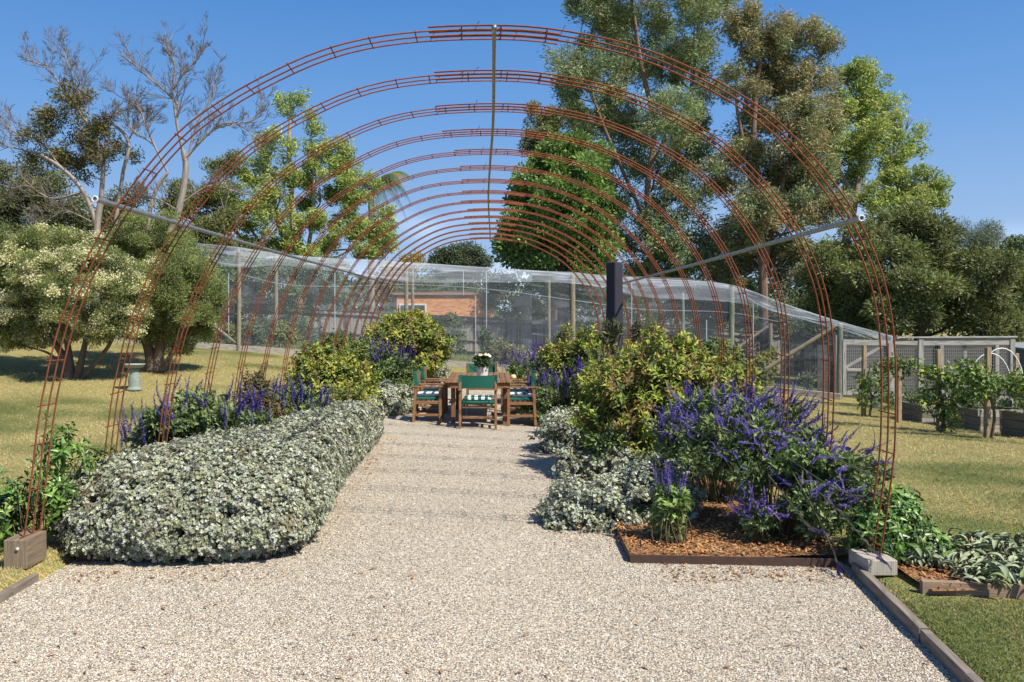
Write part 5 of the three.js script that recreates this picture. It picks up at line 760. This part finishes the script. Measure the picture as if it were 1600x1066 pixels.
tree('eucalyptus_tree', 'light green eucalyptus with several thin trunks left of the arch centre', 'eucalyptus', 41, [470, 480], {
  trunks: [[[[470, 520], [462, 400], [455, 300], [452, 210], [456, 165]], 0.22, 0.05], [[[470, 440], [490, 330], [486, 210]], 0.13, 0.04], [[[468, 450], [430, 330], [415, 230]], 0.14, 0.04], [[[470, 450], [540, 350]], 0.14, 0.05], [[[468, 460], [385, 350]], 0.14, 0.05]], barkMat: paleBark, limbR: 0.05,
  lobes: [[446, 166, 16, 14], [468, 156, 14, 12], [486, 182, 10, 10], [492, 204, 14, 10], [428, 218, 24, 16], [410, 245, 16, 14], [452, 232, 14, 14], [480, 232, 14, 12], [505, 235, 22, 18], [540, 225, 18, 16], [460, 265, 38, 24], [510, 268, 40, 24], [545, 258, 22, 22], [400, 275, 30, 24], [440, 300, 42, 26, -1], [500, 305, 46, 28, 1], [560, 300, 34, 28], [380, 315, 34, 28], [420, 345, 44, 28, -1], [480, 350, 50, 28], [545, 345, 46, 30], [595, 340, 24, 24], [360, 360, 34, 28], [410, 390, 46, 26], [480, 390, 50, 24], [560, 385, 50, 24], [350, 300, 22, 20], [600, 375, 26, 18]],
  leaves: [{ spray: GUM2, n: 4600, pal: LIGHT_GUM, inner: 0.3, lump: 0.35, gap: 0.22, gapScale: 1.3, size: [0.75, 1.15], up: -0.1 }] });
tree('olive_tree', 'yellow-green bushy tree mass behind the bare trees, left of the arches', 'tree', 39, [345, 480], {
  trunks: [[[[345, 520], [345, 420], [350, 330]], 0.2, 0.06]], barkMat: greyBark,
  lobes: [[340, 265, 26, 18], [320, 300, 30, 24], [365, 250, 18, 14], [330, 340, 40, 32], [300, 360, 40, 40], [370, 400, 46, 40], [310, 420, 50, 44], [395, 425, 40, 34], [275, 330, 34, 28], [245, 355, 34, 30], [285, 300, 26, 22], [215, 375, 34, 30], [180, 345, 36, 34], [255, 395, 40, 34]],
  leaves: [{ spray: GUM2, n: 3200, pal: [[0.15, 0.19, 0.035], [0.2, 0.23, 0.045], [0.1, 0.13, 0.03], [0.26, 0.26, 0.055]], inner: 0.35, lump: 0.3, gap: 0.25, size: [0.75, 1.1] }] });
tree('dark_tree', 'dark olive trees behind the left bare tree at the left edge', 'tree', 38, [60, 480], {
  trunks: [[[[60, 520], [60, 400], [70, 280]], 0.3, 0.08], [[[20, 520], [10, 400], [0, 320]], 0.25, 0.08]], barkMat: darkBark,
  lobes: [[10, 300, 36, 36], [50, 280, 40, 40], [0, 350, 50, 40], [60, 340, 54, 44], [110, 330, 40, 50], [-30, 300, 50, 60], [150, 370, 50, 40], [30, 390, 60, 34], [200, 390, 50, 44], [240, 420, 50, 40], [-60, 380, 70, 60], [120, 410, 60, 40], [190, 330, 36, 34]],
  leaves: [{ spray: dense, n: 3400, pal: [[0.09, 0.115, 0.028], [0.065, 0.085, 0.024], [0.125, 0.145, 0.035], [0.15, 0.16, 0.045]], inner: 0.35, lump: 0.35, gap: 0.25, size: [0.8, 1.2] }] });
// bare branching, forked again and again
function bareBranches(r, from, dir, len, rad, out, depth, bend = 0.35) {
  const n = 5, pts = [from.clone()], d = dir.clone(); let p = from.clone();
  for (let i = 0; i < n; i++) { d.add(V((r() - 0.5) * bend, (r() - 0.42) * bend, (r() - 0.5) * bend)).normalize(); p = p.clone().addScaledVector(d, len / n); pts.push(p); }
  out.push([pts, rad, Math.max(0.0045, rad * 0.42), depth]);
  if (depth <= 0) return; const k = depth > 1 ? 3 : 4;
  for (let i = 0; i < k; i++) { const j = 1 + Math.floor(r() * n), b = pts[Math.min(n, j)], nd = d.clone().add(V(r() * 2 - 1, (r() - 0.35) * 1.5, r() * 2 - 1).multiplyScalar(0.75)).normalize(); bareBranches(r, b, nd, len * (0.5 + 0.25 * r()), Math.max(0.005, rad * 0.5), out, depth - 1, bend); }
}
function bareTree(label, d, foot, trunks, ends, seed, crown) {
  const base = at(foot[0], foot[1], d), o = thing('bare_tree', label, 'bare tree', base), r = rng(seed), fineTwigs = [];
  for (const [path, r0, r1] of trunks) mesh('trunk', tube(curve(path.map(([x, y, z = 0]) => at(x, y, d + z).sub(base)), path.length * 6), [r0, r1], 8), deadBark, o);
  for (const [path, r0, len] of ends) {
    const P = path.map(([x, y, z = 0]) => at(x, y, d + z).sub(base)), c = new THREE.CatmullRomCurve3(P, false, 'centripetal'); mesh('limb', tube(c.getPoints(P.length * 5), [r0 * 0.72, r0 * 0.25], 6), deadBark, o);
    for (let i = 0; i < 12; i++) { const t = 0.15 + 0.85 * (i + r()) / 12, q = c.getPoint(Math.min(1, t)), dir = c.getTangent(Math.min(1, t)).add(V((r() - 0.5) * 1.6, (r() - 0.35) * 1.3, (r() - 0.5) * 1.6)).normalize(), out = []; bareBranches(r, q, dir, len * (0.6 + 0.8 * r()), r0 * 0.26, out, 3); fineTwigs.push(...out); }
  }
  const m = mesh('twigs', fineTwigs.map(([p, a, b, dep]) => tube(p, [a, b], dep > 1 ? 5 : 3, false)), deadBark, o); m.userData.kind = 'stuff';
  if (crown) { const S = d / F, L = crown.map(([x, y, rx, ry, dz = 0]) => { const p = at(x, y, d + dz).sub(base); return [p.x, p.y, p.z, rx * S, ry * S, (rx + ry) / 2 * S]; }), s = new Scatter(GUM, LEAF, seed + 1); fill(s, L, 800, { tuft: 14, tuftR: 0.36, pal: [[0.14, 0.15, 0.045], [0.2, 0.18, 0.05], [0.1, 0.12, 0.035], [0.25, 0.16, 0.05]], inner: 0.1, lump: 0.4, gap: 0.30, gapScale: 1.6, size: [0.7, 1.15], up: -0.2 }); s.build('crown', o); }
  return o;
}
bareTree('grey half-dead tree at the left with some olive leaves still in its crown', 29, [152, 500], [[[[150, 520], [150, 430], [152, 350], [158, 310]], 0.14, 0.1], [[[165, 400], [130, 300], [95, 262], [60, 240]], 0.08, 0.06], [[[158, 310], [160, 255], [148, 210], [130, 185]], 0.085, 0.06], [[[180, 350], [192, 270], [200, 220], [160, 180]], 0.07, 0.05]],
  [[[[130, 185], [100, 140], [70, 105], [40, 92]], 0.06, 0.65], [[[118, 165], [112, 120], [102, 90], [98, 72]], 0.05, 0.53], [[[60, 240], [25, 232], [-5, 225]], 0.05, 0.60], [[[95, 262], [60, 220], [20, 205], [0, 180]], 0.05, 0.60], [[[150, 215], [175, 180], [205, 168]], 0.05, 0.53], [[[130, 300], [80, 310], [40, 290], [10, 300]], 0.05, 0.60], [[[200, 220], [215, 195], [225, 190]], 0.04, 0.45], [[[140, 200], [125, 160], [130, 120]], 0.045, 0.53], [[[150, 350], [100, 330], [60, 345]], 0.04, 0.53]], 500,
  [[70, 190, 30, 26], [100, 170, 34, 30], [60, 225, 36, 26], [110, 215, 40, 30, 1], [150, 200, 36, 30], [175, 235, 30, 32], [90, 255, 44, 26, 1], [140, 260, 40, 30, 1], [120, 145, 24, 22]]);
bareTree('pale leafless tree with curving limbs left of the arches', 28, [265, 500], [[[[250, 520], [258, 390], [280, 325], [290, 262], [286, 235]], 0.15, 0.08], [[[230, 420], [235, 325], [250, 285], [262, 270]], 0.07, 0.05]],
  [[[[286, 240], [276, 190], [278, 165], [255, 140], [225, 115], [190, 85]], 0.075, 0.64], [[[276, 195], [270, 145], [272, 100], [262, 70]], 0.065, 0.60], [[[271, 140], [285, 115], [305, 95], [318, 70]], 0.05, 0.56], [[[288, 250], [310, 225], [345, 195], [390, 190], [412, 178]], 0.065, 0.64], [[[300, 235], [330, 205], [370, 195], [400, 215]], 0.05, 0.53], [[[262, 270], [240, 225], [225, 190], [218, 170], [185, 150]], 0.05, 0.56], [[[290, 262], [305, 200], [330, 150], [335, 130]], 0.05, 0.56], [[[240, 225], [205, 200], [200, 165]], 0.04, 0.45], [[[280, 320], [330, 290], [370, 300]], 0.05, 0.53], [[[280, 330], [240, 310], [215, 315]], 0.045, 0.53]], 510);
// tea trees on the left lawn
const CREAM = [[0.66, 0.62, 0.36], [0.52, 0.52, 0.24], [0.42, 0.45, 0.16], [0.72, 0.69, 0.45]], TEA = [[0.195, 0.244, 0.058], [0.273, 0.321, 0.078], [0.137, 0.176, 0.049]], teaSpray = spray(420, { n: 22, L: 0.055, W: 0.016, R: 0.12, mode: 'up', rise: 0.3 }), bloom = spray(421, { n: 18, L: 0.04, W: 0.03, R: 0.12, mode: 'rand', fold: 0.1 });
{
  const lobes = [[60, 385, 62, 26], [120, 390, 50, 28, 0.4], [20, 420, 50, 34], [90, 425, 56, 30, -0.6], [160, 415, 46, 30, -0.3], [40, 470, 60, 34, 0.2], [120, 470, 62, 32, -0.8], [185, 460, 40, 34, -0.3], [-20, 450, 50, 50, 0.4], [20, 505, 56, 22], [90, 505, 50, 22, 0.4], [160, 500, 46, 22, -0.3], [-30, 500, 50, 40, 0.2], [205, 480, 26, 30], [45, 525, 44, 16, 0.3], [135, 520, 40, 16, 0.2], [188, 508, 34, 18, -0.2], [0, 530, 40, 18, 0.3]];
  tree('flowering_tea_tree', 'spreading multi-stemmed tree covered in cream blossom at the left edge', 'flowering tree', 17.8, [112, 594], {
    trunks: [[[[108, 600], [102, 565], [88, 540], [62, 515], [40, 490]], 0.1, 0.04], [[[112, 602], [108, 560], [104, 530], [95, 490]], 0.1, 0.04], [[[118, 600], [128, 560], [134, 530], [140, 490]], 0.09, 0.035], [[[122, 600], [150, 565], [170, 540], [185, 505]], 0.06, 0.03], [[[110, 590], [80, 555], [55, 545], [30, 540]], 0.035, 0.012]], barkMat: bark(0.17, 0.13, 0.10, 3), limbR: 0.03, lobes,
    leaves: [{ spray: teaSpray, n: 4600, tuft: 22, tuftR: 0.32, pal: TEA, inner: 0.45, lump: 0.35, gap: 0.18, gapScale: 2.5, size: [0.9, 1.4], up: 0.4 }, { spray: bloom, n: 4600, pal: CREAM, tuft: 22, tuftR: 0.3, inner: 0.8, lump: 0.35, gap: 0.22, gapScale: 2.5, size: [0.8, 1.3], up: 0.5, bottom: -0.3 }] });
  tree('tea_tree', 'fine-leaved green tree with a thick shaggy trunk behind the birdbath', 'tree', 19, [240, 572], {
    trunks: [[[[238, 582], [232, 545], [220, 515], [210, 480]], 0.14, 0.06], [[[245, 582], [250, 540], [255, 500], [250, 440]], 0.14, 0.05], [[[252, 580], [275, 540], [290, 500]], 0.07, 0.03]], barkMat: bark(0.20, 0.145, 0.11, 3), limbR: 0.035,
    lobes: [[235, 360, 44, 24], [265, 390, 44, 32, 0.4], [205, 390, 40, 28, 0.4], [300, 430, 36, 36], [250, 430, 52, 34, -0.5], [310, 480, 34, 32], [265, 480, 50, 34, -0.4], [215, 450, 34, 40], [240, 520, 40, 18], [300, 520, 36, 20, 0.3], [275, 540, 30, 10, 0.4], [335, 465, 14, 18]],
    leaves: [{ spray: teaSpray, n: 4200, pal: TEA.map((c) => c.map((v) => v * 1.1)), inner: 0.4, lump: 0.35, gap: 0.17, gapScale: 2.5, size: [0.9, 1.4], up: 0.5 }, { spray: bloom, n: 350, pal: CREAM, inner: 0.85, lump: 0.35, size: [0.6, 1.0], lobes: [7, 2, 4] }] });
}
// palm with drooping fronds
{
  const d = 43.5, b = at(580, 500, d), o = thing('palm_tree', 'palm with drooping fronds showing behind the left eucalyptus', 'palm', V(b.x, 0.4, -d)), r = rng(430), c = at(580, 288, d).sub(o.position);
  mesh('trunk', tube([V(0, 0, 0), V(0, c.y * 0.5, 0), V(0, c.y - 0.2, 0)], [0.2, 0.15], 10), greyBark, o); mesh('crownshaft', tube(curve([V(0.1, c.y - 2.4, 0.2), V(0.3, c.y - 2.9, 0.3), V(0.85, c.y - 4, 0.4)], 8), [0.14, 0.02], 7), plain(0.55, 0.42, 0.24, 0.8), o);
  for (let f = 0; f < 22; f++) {
    const a = f / 22 * 6.283 + r() * 0.3, el = 0.2 + 1.1 * r(), L = 2.7 + 0.8 * r(), P = [], pos = []; for (let i = 0; i <= 8; i++) { const t = i / 8; P.push(V(c.x + Math.cos(a) * L * 0.8 * (t - 0.12 * t * t), c.y + Math.sin(el) * L * 0.5 * t - 2.1 * t * t * t * (1.2 - 0.4 * el), Math.sin(a) * L * 0.8 * t)); }
    const cv = new THREE.CatmullRomCurve3(P); for (let i = 1; i < 46; i++) { const t = i / 46, p = cv.getPoint(t), tg = cv.getTangent(t), sd = V(-tg.z, 0, tg.x).normalize(), w = 0.5 * Math.sin(Math.PI * (0.12 + 0.85 * t)); for (const s of [-1, 1]) { const e = p.clone().addScaledVector(sd, s * w * 0.65).addScaledVector(tg, w * 0.5).add(V(0, -w * (0.7 + 0.4 * r()), 0)), q = p.clone().addScaledVector(tg, 0.045); pos.push(p.x, p.y, p.z, q.x, q.y, q.z, e.x, e.y, e.z); } }
    const g = new THREE.BufferGeometry(); g.setAttribute('position', new THREE.Float32BufferAttribute(pos, 3)); g.computeVertexNormals(); mesh('frond', g, new THREE.MeshPhysicalMaterial({ color: f % 6 === 1 ? lin(0.32, 0.24, 0.06) : lin(0.10, 0.15, 0.04), roughness: 0.7, transmission: 0.25, side: THREE.DoubleSide }), o);
  }
}
// dark shrubs and understory beyond the net
function shrubMass(name, label, cat, d, lobes, n, pal, sp = dense, size = [0.7, 1.1], o2 = {}) { return tree(name, label, cat, d, [lobes[0][0], 540], { trunks: [[[[lobes[0][0], 560], [lobes[0][0], 520]], 0.08, 0.04]], barkMat: darkBark, limbR: 0.03, lobes, leaves: [{ spray: sp, n, pal, inner: 0.4, lump: 0.3, gap: 0.15, size, ...o2 }] }); }
shrubMass('understory_shrub', 'dark shrub mass under the trees at the left behind the net', 'shrubs', 33, [[340, 450, 50, 36], [400, 440, 50, 40], [460, 450, 46, 40], [290, 470, 46, 36], [510, 440, 34, 34], [380, 500, 60, 34], [460, 505, 50, 30]], 1500, DARK);
shrubMass('understory_shrub', 'dark shrub mass behind the net right of the bright green tree', 'shrubs', 40, [[790, 465, 40, 30], [850, 460, 50, 36], [920, 450, 50, 36], [990, 450, 50, 40]], 900, DARK);
shrubMass('understory_shrub', 'brown-leaved shrub mass behind the net at the right', 'shrubs', 35.5, [[1050, 470, 50, 36], [1110, 490, 50, 40], [1170, 480, 50, 40], [1240, 500, 50, 34], [1290, 515, 40, 30], [1330, 500, 46, 34]], 1400, [...DARK, [0.10, 0.075, 0.045]]);
shrubMass('understory_shrub', 'dark shrub mass at the far left beyond the lawn', 'shrubs', 25, [[10, 500, 40, 24], [-50, 490, 60, 40], [60, 510, 40, 22], [200, 520, 40, 22]], 900, DARK);
// young trees and shrubs inside the orchard
const orchard = (label, px, py, d, lobes, n, pal, sp = vineSpray, size = [0.8, 1.3]) => tree('orchard_shrub', label, 'young tree', d, [px, py], { trunks: [[[[px, py + 4], [px + 1, py - 12], [px, py - 28]], 0.025, 0.012]], barkMat: twigWood, limbR: 0.012, lobes, leaves: [{ spray: sp, n, pal, inner: 0.2, lump: 0.3, gap: 0.2, gapScale: 3, size }] });
const YG = [[0.3, 0.28, 0.08], [0.22, 0.24, 0.06], [0.14, 0.18, 0.04]], GG = [[0.07, 0.12, 0.035], [0.1, 0.16, 0.045], [0.05, 0.09, 0.03]], CG = [[0.26, 0.26, 0.03], [0.34, 0.31, 0.05], [0.18, 0.2, 0.03]];
orchard('pale yellow shrub inside the net behind the left arches', 444, 552, 27, [[444, 522, 16, 16], [432, 530, 10, 10], [456, 526, 10, 14]], 130, YG);
orchard('dark green shrub inside the net beside the leftmost post', 398, 552, 27, [[396, 528, 18, 20], [388, 540, 12, 12]], 170, GG);
orchard('thin green young tree inside the net straight behind the pot', 764, 574, 27, [[762, 535, 8, 24], [766, 555, 7, 10], [758, 520, 6, 8]], 70, GG);
orchard('pale green shrub inside the net right of the pot', 785, 573, 26.5, [[785, 548, 14, 16], [790, 560, 12, 10]], 110, YG.map((c) => c.map((v) => v * 0.8)));
orchard('yellow-green shrub inside the net behind the right salvias', 812, 572, 26, [[810, 555, 22, 13], [830, 560, 14, 10]], 150, CG);
orchard('green open young tree inside the net right of the far left yellow shrub', 700, 572, 26, [[712, 520, 18, 16], [690, 535, 18, 14], [702, 500, 12, 12], [720, 540, 10, 10]], 130, GG);
orchard('bright yellow-green citrus inside the net at the foot of the right brace', 1196, 600, 25.5, [[1196, 570, 20, 18], [1190, 590, 16, 14], [1206, 552, 8, 8]], 240, CG);
orchard('small grey-green bush inside the net near the right corner post', 1261, 606, 24.6, [[1260, 596, 9, 9]], 50, [[0.12, 0.16, 0.09]]);
orchard('yellow shrub inside the net left of the leftmost orchard post', 352, 540, 27, [[350, 518, 16, 10], [335, 522, 12, 10], [362, 524, 10, 10]], 120, CG);
orchard('green shrub inside the net behind the right arches', 1105, 580, 27, [[1100, 555, 16, 18], [1118, 565, 12, 14], [1080, 560, 12, 12]], 180, GG);
orchard('green bush inside the net far behind the left salvias', 520, 560, 27, [[520, 540, 22, 18], [490, 545, 16, 14], [545, 535, 18, 14]], 240, GG);
// distant wood closing the horizon
{
  const s = new Scatter(dense, LEAF, 440), r = s.r; for (let i = 0; i < 5200; i++) { const x = lerp(-130, 130, r()), d = 85 + 25 * r(), h = 5 + 3.5 * fbm(x * 0.07, 2.2); s.put(V(x, h * r(), -d), V(r() - 0.5, 1, r() - 0.5).normalize(), 3 + 2.5 * r(), tint(r, [[0.05, 0.075, 0.022], [0.075, 0.1, 0.03], [0.038, 0.055, 0.018]], 0.2)); }
  tag(s.build('distant_wood'), 'far band of dark trees along the horizon behind everything', 'wood', null, 'stuff');
}
renderer.render(scene, camera);
